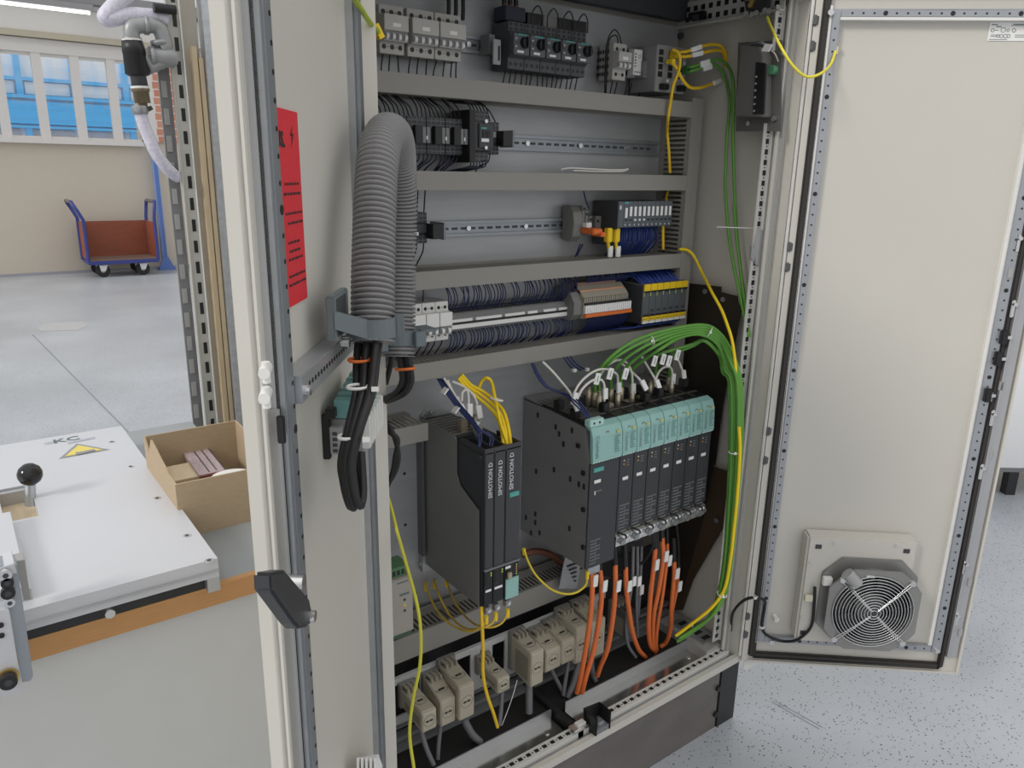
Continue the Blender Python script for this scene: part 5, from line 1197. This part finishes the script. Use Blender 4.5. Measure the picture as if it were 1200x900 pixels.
W+=[[(.853,.33,1.776),(.851,.33,1.85),(.853,.33,1.905),(.868,.325,1.935),(.884,.322,1.925),(.892,.32,1.903)],[(.853,.325,1.776),(.853,.325,1.90),(.868,.32,1.922),(.878,.32,1.915),(.880,.32,1.903)]]
wires(W,.0017,M['bcab'],'thin black wire at the two-pole breaker and relay module','black wires around the two-pole breaker')
wires([[(.395+.018*k,.33,1.905),(.396+.018*k,.33,1.94),(.393+.018*k,.335,2.03)] for k in range(3)],.0045,M['bcab'],'thick black supply wire rising from the right grey breaker','thick supply wires above the grey breakers')
W=[]
for i in range(22):
    x=.19+.0105*i; j=rs.uniform(-.035,-.008)
    W.append([(x+j,.33,1.744),(x+j*.9,.315,1.735),(x+j*.35,.308,1.722),(x,.308,1.703)])
for i in range(5): x=.438+.009*i; W.append([(x-.05,.33,1.744),(x-.035,.315,1.736),(x-.01,.308,1.736),(x,.304,1.72)])
W+=[[(.458,.33,1.744),(.480,.315,1.735),(.495,.316,1.703)],[(.475,.33,1.744),(.492,.315,1.725),(.510,.316,1.702)]]
wires(W,.0015,M['bcab'],'thin black wire dropping from the top duct to the black contactors','black wires above the contactors')
W=[]
for i in range(20):
    x=.20+.0108*i; j=rs.uniform(-.03,-.006); W.append([(x,.308,1.628),(x+j*.25,.306,1.616),(x+j*.8,.315,1.604),(x+j,.33,1.592)])
for i in range(6): x=.435+.008*i; W.append([(x,.304,1.616),(x-.002,.302,1.606),(x-.03,.30,1.600),(x-.055,.33,1.592)])
W+=[[(.492,.31,1.634),(.486,.31,1.615),(.470,.32,1.606),(.464,.33,1.592)],[(.480,.31,1.634),(.475,.30,1.62),(.462,.30,1.616)]]
wires(W,.0016,mat('black_blue_wire',(.010,.013,.035),.45),'thin dark wire running from the contactors down to the second duct','dark wires below the contactors')
W=[[(x+.01,.33,1.555),(x+.002,.32,1.53),(x,.32,1.506)] for x in (.27,.288,.306,.324)]+[[(x,.32,1.44),(x-.004,.318,1.42),(x-.018,.33,1.385)] for x in (.272,.288,.304,.322)]
wires(W,.0017,M['bcab'],'thin black wire at the small relay behind the conduit','black wires at the third row relay')
# ---------------------------------------------------------------- navy wires
W=[]
for i in range(46):
    g=rs.choice((0,0,0,1)); x=.375+.0086*i+rs.uniform(-.003,.003)
    if .53<x<.57 and rs.random()<.7 or .60<x<.65 and rs.random()<.4: continue
    j=rs.uniform(-.012,.006); W.append([(x+j,.33,1.349),(x+j*.9,.305,1.335),(x+j*.3,.300,1.31),(x,.322,1.280)])
wires(W,.0014,M['blue'],'navy wire dropping from the third duct to the terminal strip','navy wires above the terminal strip')
W=[]
for i in range(46):
    x=.385+.0082*i+rs.uniform(-.002,.002)
    if rs.random()<.10: continue
    j=rs.uniform(-.016,-.002); W.append([(x,.318,1.232),(x+j*.1,.306,1.222),(x+j*.6,.306,1.200),(x+j,.33,1.181)])
wires(W,.0015,M['blue'],'navy wire leading from the terminal strip down to the fourth duct','navy wires below the terminal strip')
W=[[(x,.32,1.224),(x-.003,.315,1.21),(x-.012,.33,1.183)] for x in (.245,.262,.278,.296,.312,.330,.346,.366)]+[[(x+.004,.33,1.349),(x+.002,.32,1.335),(x,.32,1.31)] for x in (.252,.29,.318)]
wires(W,.0016,mat('black_blue_wire',(0,0,0)),'thin dark wire at the white miniature breakers','dark wires at the white breakers')
W=[]
for i in range(30):
    x=.80+.0050*i; j=rs.uniform(-.006,.004); W.append([(x+j,.33,1.349),(x+j,.31,1.338),(x,.305,1.325),(x,.322,1.312)])
    W.append([(x,.30,1.233),(x-.002,.296,1.222),(x-.006,.305,1.20),(x-.01,.33,1.181)])
wires(W,.0017,M['blue'],'navy wire at the grey and orange fuse terminal group','navy wires at the fuse terminals')
W=[]
for i in range(42):
    x=.957+.0041*i; j=rs.uniform(-.03,-.005); W.append([(x+j,.34,1.349),(x+j*.8,.32,1.338+rs.uniform(-.004,.004)),(x+j*.3,.285,1.332+rs.uniform(-.006,.003)),(x,.262,1.311)])
for i in range(18):
    x=.955+.0095*i; W.append([(x,.262,1.208),(x-.01,.26,1.196),(x-.05,.29,1.190),(x-.07,.33,1.181)])
wires(W,.0018,mat('royal_wire',(.02,.05,.26),.45),'blue wire fanning out at the yellow safety modules','blue wires at the safety modules')
W=[]
for i in range(38):
    x=.885+.0042*i+rs.uniform(-.002,.002); j=rs.uniform(-.008,.006); W.append([(x,.305,1.463),(x+j*.5,.298,1.445),(x+j,.300,1.42),(x+j*.6,.33,1.384)])
wires(W,.0018,mat('royal_wire2',(.016,.04,.19),.45),'blue wire hanging from the remote station into the third duct','blue wires below the remote station')
wires([[Py(684,224,.33),Py(687,236,.33),Py(691,245,.325)],[Py(683,286,.33),Py(679,294,.335),Py(676,300,.34)],[Py(680,286,.33),Py(677,294,.335),Py(674,301,.34)]],.002,M['blue'],'navy wire at the orange lever terminal','navy wires at the lever terminal')
# yellow plugs below head module
for i,(q,d) in enumerate(((713,'left'),(722,'right'))):
    o=thing('network_plug','yellow network plug with white tag below the remote station, %s one'%d,'plug',Py(q,300,.30)); a=Py(q,268,.285); b_=Py(q-.5,283,.285); c_=Py(q+1,302,.30)
    MB().obox((a+b_)/2,((1,0,0),(0,1,0),(0,0,1)),(.0085,.008,.018)).build('plug_body',M['yell'],o,.002); MB().tube(spline([b_,(b_+c_)/2,c_]),.0045,8).build('cable',M['yel'],o); MB().obox(b_*.4+c_*.6+Vector((0,-.006,.0)),((1,0,0),(0,1,0),(0,0,1)),(.0075,.002,.014)).build('cable_label',M['tagm'],o)
# ---------------------------------------------------------------- yellow and green cables at the network switch
yg=M['yg']; Y=.262
o=cable('yellow patch cable looping from the network switch down past the ducts',[(788,58,.25),(794,61,.24),(797,70,.235),(795,84,.235),(789,100,.24),(786,118,.25),(783,138,.255),(782,155,.30),(784,180,.30),(785,203,.29)],.0042,yg)
cable('yellow cable running down beside the vertical duct above the remote station',[(783,222,.33),(781,230,.32),(779,250,.29),(777,265,.285),(777,292,.29)],.004,yg)
for i,(pts,l) in enumerate((([(790,62,.26),(805,60,.25),(820,55,.24),(835,52,.235),(846,55,.23),(851,66,.235),(849,82,.25),(845,98,.28)],'upper yellow patch cable arching right from the network switch'),([(790,66,.258),(806,66,.248),(822,62,.238),(838,59,.232),(847,62,.235),(850,75,.24),(848,92,.25)],'lower yellow patch cable arching right from the network switch'),([(786,72,.25),(793,80,.24),(799,92,.238),(808,102,.238),(820,103,.24),(832,99,.245),(843,94,.25),(849,90,.255)],'yellow patch cable sagging below the network switch'))):
    o=cable(l,pts,.0042,yg); 
    k=(2,2,6)[i]; a=Py(*pts[k]); b_=Py(*pts[k-1]); tag_on(o,a*.6+b_*.4+Vector((0,-.005,0)),a-b_,(.016,.0055,.0035))
    a=Py(*pts[0]); MB().obox(a,((1,0,0),(0,1,0),(0,0,1)),(.006,.010,.005)).build('plug',M['yell'],o)
gc=M['green']
gA=[(805,80,.262),(815,77,.25),(828,73,.24),(842,70,.23),(852,76,.22),(858,90,.18)]+[PX(*q,1.154) for q in ((860,120),(859,150),(860,200),(861,230),(863,270),(867,310),(872,350),(877,388))]
gB=[(804,84,.262),(815,82,.25),(832,75,.24),(842,79,.235),(850,92,.225),(855,120,.19)]+[PX(*q,1.148) for q in ((852,160),(850,210),(851,240),(854,275),(860,312),(868,350),(876,392))]
for i,g in enumerate((gA,gB)):
    o=cable('green network cable running from the switch down the right side wall, %s one'%('outer','inner')[i],g,.0042,gc); a=Py(*g[2]); b_=Py(*g[1]); tag_on(o,a*.7+b_*.3+Vector((0,-.006,-.004*i)),(a-b_)+Vector((0,0,-.004*i)),(.014,.007,.003)); MB().obox(Py(*g[0]),((1,0,0),(0,1,0),(0,0,1)),(.008,.008,.006)).build('plug',mat('plug_green',(.05,.18,.05),.5),o)
cable('third green network cable descending along the right side wall',[PX(*q,1.150) for q in ((860,240),(864,285),(871,340),(876,375),(878,395))],.004,gc)
cable('yellow-green earth strand behind the vertical duct top',[(851,78,.30),(840,98,.31),(829,112,.33),(821,119,.35)],.002,M['yell'])
cable('grey cable curving from the wall device to the left',[Px(868,60,1.12),Px(878,53,1.12),Px(890,50,1.11),Px(896,52,1.115)],.004,M['gcab'],raw=True)
# white tag near device
o=cable('thin pink wire with white tag above the wall device',[Px(902,58,1.10),Px(908,63,1.10),Px(912,72,1.115)],.0018,mat('pink_wire',(.55,.42,.40),.5),raw=True); MB().obox(Px(899,56,1.095),((0,1,.2),(1,0,0),(0,-.6,1)),(.010,.002,.009)).build('cable_label',M['tagm'],o)
# earth cable to right door
ed=[Px(899,20,1.12),Px(903,30,1.11)]+[Py(915,55,-.02),Py(930,78,-.05),Py(946,90,-.07),Py(962,86,-.08)]+[RDw(RDp(973,76,.03)),RDw(RDp(978,64,.02)),RDw(RDp(979.5,59,.012))]
o=cable('yellow earth cable looping from the cabinet roof to the right door',ed,.0032,mat('earth_yellow',(.80,.70,.05),.45),raw=True)
MB().obox(ed[-1],(dR,nR,(0,0,1)),(.005,.002,.008)).build('ring_lug',M['steel'],o)
t=thing('earth_terminal','cluster of brass and steel earth screws under the cabinet roof at the top right','terminal block',Px(888,12,1.13))
MB().prism([Px(*q,1.14) for q in ((876,2),(904,0),(900,14),(878,14))],(-.012,0,0)).build('plate',M['dark'],t)
for q,m in (((883,2),'gold'),((881,7),'gold'),((876,17),'steel'),((883,18),'steel'),((888,16),'steel'),((898,13),'steel'),((903,14),'steel')):
    p=Px(*q,1.125); MB().cyl(p,p-Vector((.012,.004,0)),.006,10).build('screw',M[m],t)
t=thing('magnet_switch','small black block clipped on the perforated roof rail','switch',Px(820,20,1.14)); MB().prism([Px(*q,1.142) for q in ((810,16),(829,13),(829,23),(810,25))],(-.014,0,0)).build('block',M['black'],t,.002); MB().prism([Px(*q,1.127) for q in ((813,18),(819,17),(819,23),(813,24))],(-.004,0,0)).build('button',M['dark'],t)
# earth wire at the top left of the opening
cable('yellow-green earth wire hanging across the top left post',[LDw((.27,.0,1.90)),LDw((.26,.02,1.87)),Pd(412,-10,1.0),Pd(424,12,1.08),Pd(434,27,1.16),Pd(444,38,1.25)],.0042,mat('yg_earth',(.42,.52,.05),.45),raw=True)
p=Pd(443,37,1.245); o=MB().obox(p,((.6,.2,-.8),(1,0,.6),(0,1,0)),(.012,.005,.005)).build('cable_lug',M['yell']); tag(o,'yellow crimped lug on the earth wire at the top left','lug')
# ---------------------------------------------------------------- yellow cable right of rows
cable('yellow cable leaving the vertical duct towards the green cable arch',[(796,292,.262),(805,293,.255),(813,300,.245),(822,318,.23),PX(834,342,1.11),PX(845,362,1.10),PX(852,380,1.09),PX(858,400,1.085),PX(862,430,1.08),PX(865,470,1.078)],.0042,M['yel'])
# ---------------------------------------------------------------- green cable arch
starts=[(697,462,.21),(702,460,.22),(716,458,.215),(728,456,.21),(740,452,.22),(768,447,.21),(784,444,.215)]
NM=('first','second','third','fourth','fifth','sixth','seventh')
for i,s in enumerate(starts):
    f=i/6
    x=s[0]
    p=[s,(x+1,s[1]-18,s[2]-.01)]
    if i<5: p+=[(x+14+4*f,423-4*f,.17),(742+8*i,400+2.2*i,.15-.005*i),(785+3*i,386+2.4*i,.14),(825-1*i,381+2.8*i,.12),(845-1*i,392+3*i,.095)]
    else: p+=[(x+4,416,.18),(800+2*i,398+1.2*i,.15),(826,395+i*.8,.12),(843,405+2*i,.095)]
    GX=1.088-.006*(i%3)
    p+=[PX(*q,GX) for q in ((860-2.2*i,418+3*i),(868-2.4*i,445),(870-2.4*i,480),(868-2.2*i,540),(863-1.8*i,600),(858-1.5*i,650),(852-1.5*i,690))]+[PX(838-1.2*i,718+i,GX-.02),PX(815-1.*i,735+i*1.2,GX-.05),PX(798-.8*i,746+i,GX-.08)]
    o=cable('green network cable in the arch above the drive modules, %s from left'%NM[i],p,.0046,gc,group='green cables of the arch')
    a=Py(*s); MB().cyl(a-Vector((0,0,.035)),a+Vector((0,0,.006)),.0075,8).build('connector',M['copper'],o,.001)
o=cable('yellow-green earth cable running down beside the green bundle',[PX(*q,1.072) for q in ((866,500),(867,530),(864,580),(860,620),(856,655),(849,690))]+[PX(834,712,1.05),PX(812,730,1.02),PX(792,745,.99)],.0046,M['yel'])
for q,nb,lab,R in (((763,399,.145),(775,394,.14),'white cable tie on the rising left part of the green arch',.0125),((831,389,.112),(842,395,.095),'white cable tie at the top of the green cable arch',.0135),(None,((864,530),(863,548)),'white cable tie halfway down the green bundle',.0135),(None,((850,696),(844,708)),'white cable tie at the lower bend of the green bundle',.0135)):
    if q: p=Py(*q); ax=Py(*nb)-p
    else: p=PX(nb[0][0]-4,nb[0][1],1.075); ax=PX(nb[1][0]-4,nb[1][1],1.075)-p
    o=MB().ring(p,ax,R,.0016,20,5).build('cable_tie',M['tie']); tag(o,lab,'cable tie'); MB().obox(p-CF*R-CU*.002+CR*.0,(CR,CU,CF),(.0025,.0035,.0025)).build('tie_head',M['tie'],o)
# ---------------------------------------------------------------- plugs and white cables on the drive tops
pl=[(690,470),(703,468),(724,466),(741,462),(752,459),(764,456),(780,451),(788,449),(795,446)]
for i,q in enumerate(((702,470,.19),(724,467,.19),(741,464,.19),(787,452,.19),(690,463,.22),(762,455,.22),(713,470,.19),(735,466,.20),(752,461,.20),(783,449,.21))):
    p=Py(*q); o=thing('module_plug','metal-bodied plug on top of the drive modules, number %s from the left'%('two','four','six','nine','one','eight','three','five','seven','ten')[i],'plug',p-Vector((0,0,.03)))
    if i<6: MB().cyl(p-Vector((0,0,.03)),p+Vector((0,0,.016)),.0075,10).build('plug_body',M['copper'],o,.0008); MB().cyl(p+Vector((0,0,.016)),p+Vector((0,0,.022)),.005,8).build('strain_relief',M['copper'],o)
    else: MB().obox(p-Vector((0,0,.012)),((1,0,0),(0,1,0),(0,0,1)),(.014,.008,.006)).obox(p-Vector((-.004,0,.024)),((1,0,0),(0,1,0),(0,0,1)),(.014,.008,.004)).build('plug_body',M['copper'],o,.0015)
for i,q in enumerate(((708,477,.16),(756,465,.16),(772,459,.16),(801,448,.17),(655,474,.22),(674,484,.17))):
    p=Py(*q); o=MB().obox(p,((1,0,0),(0,1,0),(0,0,1)),(.011,.010,.012)).build('black_socket',M['black'],None,.002); tag(o,'black socket block on top of the drive modules, %s'%('left of the white arch foot','under the slanting white tag','at the centre right','at the right end','near the rear left corner','beside the white cable at the left'),'socket') if False else tag(o,'black socket block on top of the drive modules, %s'%('left of the white arch foot','under the slanting white tag','at the centre right','at the right end','near the rear left corner','beside the white cable at the left')[i],'socket')
wc_=M['wcab']
WC=[('white cable slanting from the fourth duct to the wide line module',[(636,424,.24),(648,436,.22),(660,450,.20),(669,462,.17),(675,478,.15)],[(3,.8)]),
('large white cable arch over the drive module plugs',[(670,474,.16),(674,458,.16),(684,444,.165),(699,434,.17),(712,433,.175),(722,438,.18),(724,446,.185),(724,462,.19)],[(0,.5),(6,.5)]),
('small white cable arch at the left of the drive plugs',[(676,468,.155),(683,455,.155),(694,446,.155),(704,445,.16),(708,452,.16),(708,470,.16)],[(4,.5)]),
('white cable arch over the middle of the drive plugs',[(703,440,.19),(712,428,.19),(724,422,.19),(734,425,.19),(740,436,.19),(741,445,.19),(741,462,.19)],[(5,.6)]),
('white cable running down to the slanting tag in the middle',[(728,426,.22),(737,433,.21),(746,441,.18),(752,448,.17),(757,458,.16)],[(3,.3)]),
('white cable coming down from the fourth duct to the middle plugs',[(752,418,.21),(758,428,.20),(764,438,.18),(768,445,.17),(772,456,.16)],[(3,.5)]),
('small white cable arch at the right end of the drive plugs',[(768,446,.17),(772,436,.18),(779,430,.185),(786,431,.19),(788,440,.19),(787,452,.19)],[(4,.3)]),
('short white cable falling to the last drive module',[(794,421,.20),(797,427,.19),(800,436,.18),(801,446,.17)],[(2,.3)])]
for l,p,tg in WC:
    o=cable(l,p,.0032,wc_)
    for k,f in tg:
        a,b_=Py(*p[k]),Py(*p[min(k+1,len(p)-1)]); tag_on(o,a*(1-f)+b_*f+Vector((0,-.004,0)),b_-a,(.014,.007,.003))
for i,q in enumerate(((715,438),(733,438),(767,423),(777,421),(784,423),(794,416),(700,444))):
    p=Py(*q,.155); o=MB().obox(p,((.3,0,1),(1,0,-.3),(0,1,0)),(.0145,.0085,.0015)).build('cable_label',M['tagm'],None,.0006); tag(o,'white printed cable flag among the green cables, %s from left'%NM[i],'label','white flags among the green cables'); MB().obox(p-Vector((0,.0022,0)),((.25,0,1),(1,0,-.25),(0,1,0)),(.008,.0007,.0003)).build('print',M['inkgrey'],o)
# navy bundles coming down
for k in range(3): cable('navy wire bundle strand entering the line module top',[(623+k,426,.25),(628+k*1.5,438,.23),(638+k*1.5,452,.21),(650+k,458,.20),(662+k*2,463,.18),(672+k*4,472,.14),(688+k*2,489,.118)],.0022,M['blue'],group='navy strands at the line module')
for k in range(3): cable('navy strand beside the line module rear',[(660+4*k,418,.27),(667+5*k,428,.26),(674+7*k,434,.26)],.0022,M['blue'],group='navy strands behind the line module')
for q,i in (((673,434),0),((688,433),1)):
    p=Py(*q,.255); o=MB().obox(p,((1,0,0),(0,1,0),(0,0,1)),(.005,.004,.004)).build('cable_tie',M['tie']); tag(o,'small white tie head on the navy strands, %s one'%('left','right')[i],'cable tie')
# ---------------------------------------------------------------- control unit cables
for k in range(3): cable('bright yellow cable entering the top of the right control unit',[(537+2*k,443-2.*k,.26),(546+3*k,455-2*k,.25),(560+4*k,466-3*k,.23),(574+4*k,478-3*k,.20),(583+4*k,490-3*k,.17),(588+4*k,506-2*k,.14),(590+4.4*k,522,.12)],.0040,M['yel'],group='bright yellow cables of the control units')
cable('bright yellow cable rising in a loop above the control units',[(559,461,.25),(564,448,.25),(570,443,.24),(576,448,.23),(580,466,.19),(586,494,.145),(595,522,.115)],.0040,M['yel'])
p=Py(582,468,.18); o=MB().ring(p,(.3,0,1),.014,.002,16,5).build('cable_tie',M['tie']); tag(o,'white cable tie on the bright yellow cables','cable tie')
for k in range(4): cable('navy cable running to the left control unit extensions',[(513+2*k,444,.27),(520+2*k,456,.25),(533+2*k,474,.22),(547+2*k,490,.18),(558+1.5*k,503,.14),((561,564,574,577)[k],512,.125),((561,562,573,576)[k],524,.115)],.0023,M['blue'],group='navy cables of the control units')
for i,p in enumerate(([(520,443,.26),(528,455,.25),(536,468,.24),(541,480,.22)],[(530,447,.26),(541,452,.25),(552,460,.235),(558,470,.225),(560,482,.22)],[(524,445,.26),(530,458,.255),(536,472,.24)],[(541,470,.23),(542,460,.235),(547,457,.235),(549,465,.23),(549,480,.22)])):
    o=cable('white cable with tag at the rear of the control units, %s of four'%NM[i],p,.003,wc_,group='white cables behind the control units'); a,b_=Py(*p[-2]),Py(*p[-1]); tag_on(o,b_+Vector((0,-.005,0)),b_-a,(.015,.007,.003))
for i,q in enumerate(((521,458),(534,480),(557,497))):
    p=Py(*q,.19+.02*(2-i)); o=MB().obox(p,((1,0,-1),(1,0,1),(0,1,0)),(.002,.008,.008)).build('cable_tie',M['tie']); tag(o,'white tie on the navy control cables, %s'%('upper','middle','lower')[i],'cable tie')
# ---------------------------------------------------------------- yellow earth wires around control units
EW=mat('earth_amber',(.62,.42,.04),.45)
ew=[('amber earth wire from the plate screw to the first control unit lug',[(499,683,.345),(504,700,.30),(515,720,.24),(532,734,.18),(550,740,.12),(562,736,.095),(568,730,.09),(570,722,.09)]),
('amber earth wire from the second plate screw to the middle control unit lug',[(509,680,.345),(514,697,.30),(528,722,.25),(545,736,.17),(565,736,.09),(577,730,.085),(581,718,.088)]),
('amber earth wire from the cabinet plate to the right control unit lug',[(523,678,.34),(531,702,.28),(545,722,.22),(560,733,.12),(577,735,.09),(590,728,.085),(595,714,.088)])]
for l,p in ew:
    o=cable(l,p,.0026,EW); a=Py(*p[0]); MB().cyl(a,a+Vector((0,.0,-.022)),.0048,8).build('lug_sleeve',M['yell'],o); a=Py(*p[-1]); MB().cyl(a,a-Vector((0,0,.02)),.0048,8).build('lug_sleeve',M['yell'],o)
cable('yellow cable dropping straight from the control units past the beige hoods',[(564,711,.11),(565,735,.09),(566,760,.085),(566,790,.085),(571,815,.085),(578,835,.085),(583,852,.09)],.0042,M['yg'])
o=cable('yellow-green earth wire sagging between control unit and line module',[(614,643,.13),(618,656,.12),(628,674,.11),(645,690,.10),(662,696,.10),(676,694,.10),(686,686,.10),(688,678,.10)],.0028,mat('earth_y',(.70,.55,.04),.45)); a=Py(614,643,.13); MB().cyl(a,a+Vector((0,0,-.016)),.0045,8).build('lug_sleeve',M['yell'],o); a=Py(688,678,.10); MB().cyl(a,a+Vector((0,0,.02)),.0048,8).build('lug_sleeve',M['yell'],o)
cable('long yellow-green earth wire hanging down the left edge of the opening',[Pd(438,520,1.52),Pd(447,560,1.48),Pd(457,590,1.44),Pd(466,625,1.41),Pd(478,668,1.38),Pd(488,705,1.345),Pd(493,740,1.35),Pd(492,780,1.36),Pd(484,820,1.37),Pd(480,860,1.38),Pd(485,900,1.39)],.0032,mat('yg_stripe',(.60,.58,.05),.45),raw=True)
# corrugated sleeve and brown loom behind
cable('brown wire loom running behind the control unit',[(612,650,.33),(628,646,.32),(645,650,.31),(660,662,.30)],.010,mat('loom_brown',(.16,.055,.03),.5))
t=thing('shield_plate','angled bare metal shield plate below the line module','plate',Py(660,680,.25)); MB().prism([Py(*q,.24) for q in ((663,650),(680,664),(676,690),(655,690))],(0,.003,0)).build('plate',M['galv'],t)
b=MB()
for k in range(5): b.box(*[v for v in (Py(665+2*k,660+5*k,.238).x,Py(676,660,.238).x,.236,.2385,Py(670,662+5*k,.238).z-.002,Py(670,662+5*k,.238).z+.001)])
b.build('plate_slots',M['dark'],t)
# ---------------------------------------------------------------- orange motor cables
OR=[([(692,660,.12),(694,680,.10),(693,710,.09),(688,750,.09),(681,790,.10),(676,812,.11)],'first'),([(703,668,.12),(705,690,.10),(703,720,.095),(696,760,.095),(686,795,.10),(682,812,.11)],'second'),([(721,662,.12),(721,690,.10),(718,725,.10),(712,760,.11),(704,780,.13),(700,792,.14)],'third'),([(733,664,.12),(734,690,.11),(737,715,.11),(741,740,.12),(748,760,.14),(756,770,.15)],'fourth'),([(768,643,.12),(766,665,.11),(762,700,.11),(760,735,.12),(762,755,.14),(767,763,.15)],'fifth'),([(776,630,.12),(777,655,.11),(772,690,.11),(766,720,.12),(765,750,.14),(768,764,.15)],'sixth'),([(782,637,.13),(781,660,.115),(776,700,.115),(771,730,.125),(769,752,.14),(770,762,.15)],'seventh'),([(790,658,.13),(790,675,.12),(787,710,.12),(786,735,.13),(781,752,.15),(774,758,.16)],'eighth'),([(795,667,.14),(793,690,.13),(788,715,.13),(784,745,.14),(778,756,.16)],'ninth')]
for i,(p,nm) in enumerate(OR):
    r=.0068 if i not in (6,8) else .0052
    o=cable('orange motor cable below the drive modules, %s from left'%nm,p,r,M['orange'],group='orange motor cables')
    a=Py(*p[0]); up=(Py(p[0][0]-1,p[0][1]-28,p[0][2]+.01)); MB().tube(spline([a-Vector((0,0,.01)),(a+up)/2,up],4),r*1.15,8).build('black_sleeve',M['bcab'],o)
    k=1; q=Py(*p[1]); MB().obox(q+Vector((.004,-.008,.01 if i!=0 else 0)),((1,0,0),(0,1,0),(.05,0,1)),(.0075,.002,.016)).build('cable_label',M['tagm'],o,.0005)
for i,p in enumerate(([(742,640,.14),(741,680,.13),(738,700,.13),(734,730,.13),(736,755,.14),(745,770,.15)],[(747,640,.14),(747,680,.13),(746,710,.14),(747,745,.16)],[(752,640,.15),(750,690,.14),(748,720,.15)])):
    o=cable('grey cable behind the orange motor cables, %s of three'%NM[i],p,.0045,M['gcab'],group='grey cables behind the orange ones'); a=Py(*p[1]); MB().obox(a+Vector((0,-.007,0)),((1,0,0),(0,1,0),(0,0,1)),(.0065,.002,.014)).build('cable_label',M['tagm'],o)
for i,p in enumerate(([(764,618,.11),(766,630,.095),(763,645,.10),(752,660,.13),(735,668,.15)],[(792,610,.13),(795,640,.13),(794,665,.14)],[(700,666,.13),(705,676,.11),(720,676,.12),(735,668,.13)])):
    cable('black cable hanging below the shield clamps of the drive group, %s of three'%NM[i],p,.0036,M['bcab'],group='black cables below the drive group')
# ---------------------------------------------------------------- grey cables from the hoods
def gz_(h,dx,pts=None): return
GCS=[(0,[(494,858),(500,878),(508,896)]),(1,[(516,853),(514,872),(513,890)]),(2,[(545,845),(553,860),(563,870)]),(3,[(588,812),(587,832),(585,850)]),(4,[(620,804),(620,820),(620,836)]),(5,[(647,786),(655,802),(662,816)]),(6,[(666,776),(663,795),(660,815)]),(7,[(678,776),(672,800),(665,818)]),(8,[(693,768),(694,785),(698,798)])]
for i,(h,pp) in enumerate(GCS):
    x0,x1,yf,zl=HG[h]; y=yf+.03
    P=[Py(*pp[0],y),Py(*pp[1],y-.01),Py(*pp[2],y-.02)]
    P=[P[0]+Vector((0,0,.012))]+P
    cable('grey cable leaving the underside of the %s'%('first hood','second hood','tall third hood','single hood beside the yellow wire','large hood right of the gap','small hood right of the large one','seventh hood','large hood behind the orange cables','hood directly behind the orange cables')[i],P,(.0062,.0055,.0095,.0058,.0098,.006,.0055,.0085,.0075)[i],M['gcab'],group='grey cables below the hoods',raw=True)
cable('thin white wire hanging below the large hood right of the gap',[(606,797,.12),(601,815,.11),(594,835,.105),(588,850,.105)],.0009,M['white'],cat='wire')
# thin wire and lock bracket on the right post
cable('thin white rod sticking out from the right slotted post',[(840,266,.14),(870,267,.09),(896,268,.05)],.0014,M['white'],cat='rod')
t=thing('door_lock_bracket','small metal catch bracket on the right slotted post','bracket',Py(888,290,.045)); MB().prism([Py(*q,.044) for q in ((889,268),(895,270),(890,312),(886,310),(884,290))],(0,.006,0)).build('plate',M['lgrey'],t); MB().prism([Py(*q,.04) for q in ((881,288),(886,290),(884,306),(880,303))],(0,.006,0)).build('hook',M['galv'],t)
# black magnet holder on sill
p0=Pz(690,846,ZB+.034)
t=thing('sill_clamp','black plastic door stop with a metal catch on the cabinet sill','door stop',p0)
x,y=p0.x,.0; 
b=MB().box(x-.012,x-.006,-.006,.040,ZB+.02,ZB+.075).box(x+.035,x+.041,-.006,.040,ZB+.02,ZB+.075).box(x-.012,x+.041,.034,.040,ZB+.034,ZB+.075); b.build('holder',M['black'],t,.002)
MB().box(x-.006,x+.035,-.004,.034,ZB+.022,ZB+.036).build('base',M['mid'],t); MB().box(x+.004,x+.026,.002,.020,ZB+.036,ZB+.048).build('catch',M['galv'],t,.002)
MB().box(x-.062,x-.014,.018,.044,ZB+.034,ZB+.044).build('metal_clip',M['steel'],t,.002); MB().box(x-.045,x-.018,.024,.04,ZB+.044,ZB+.050).build('white_piece',M['white'],t,.001)
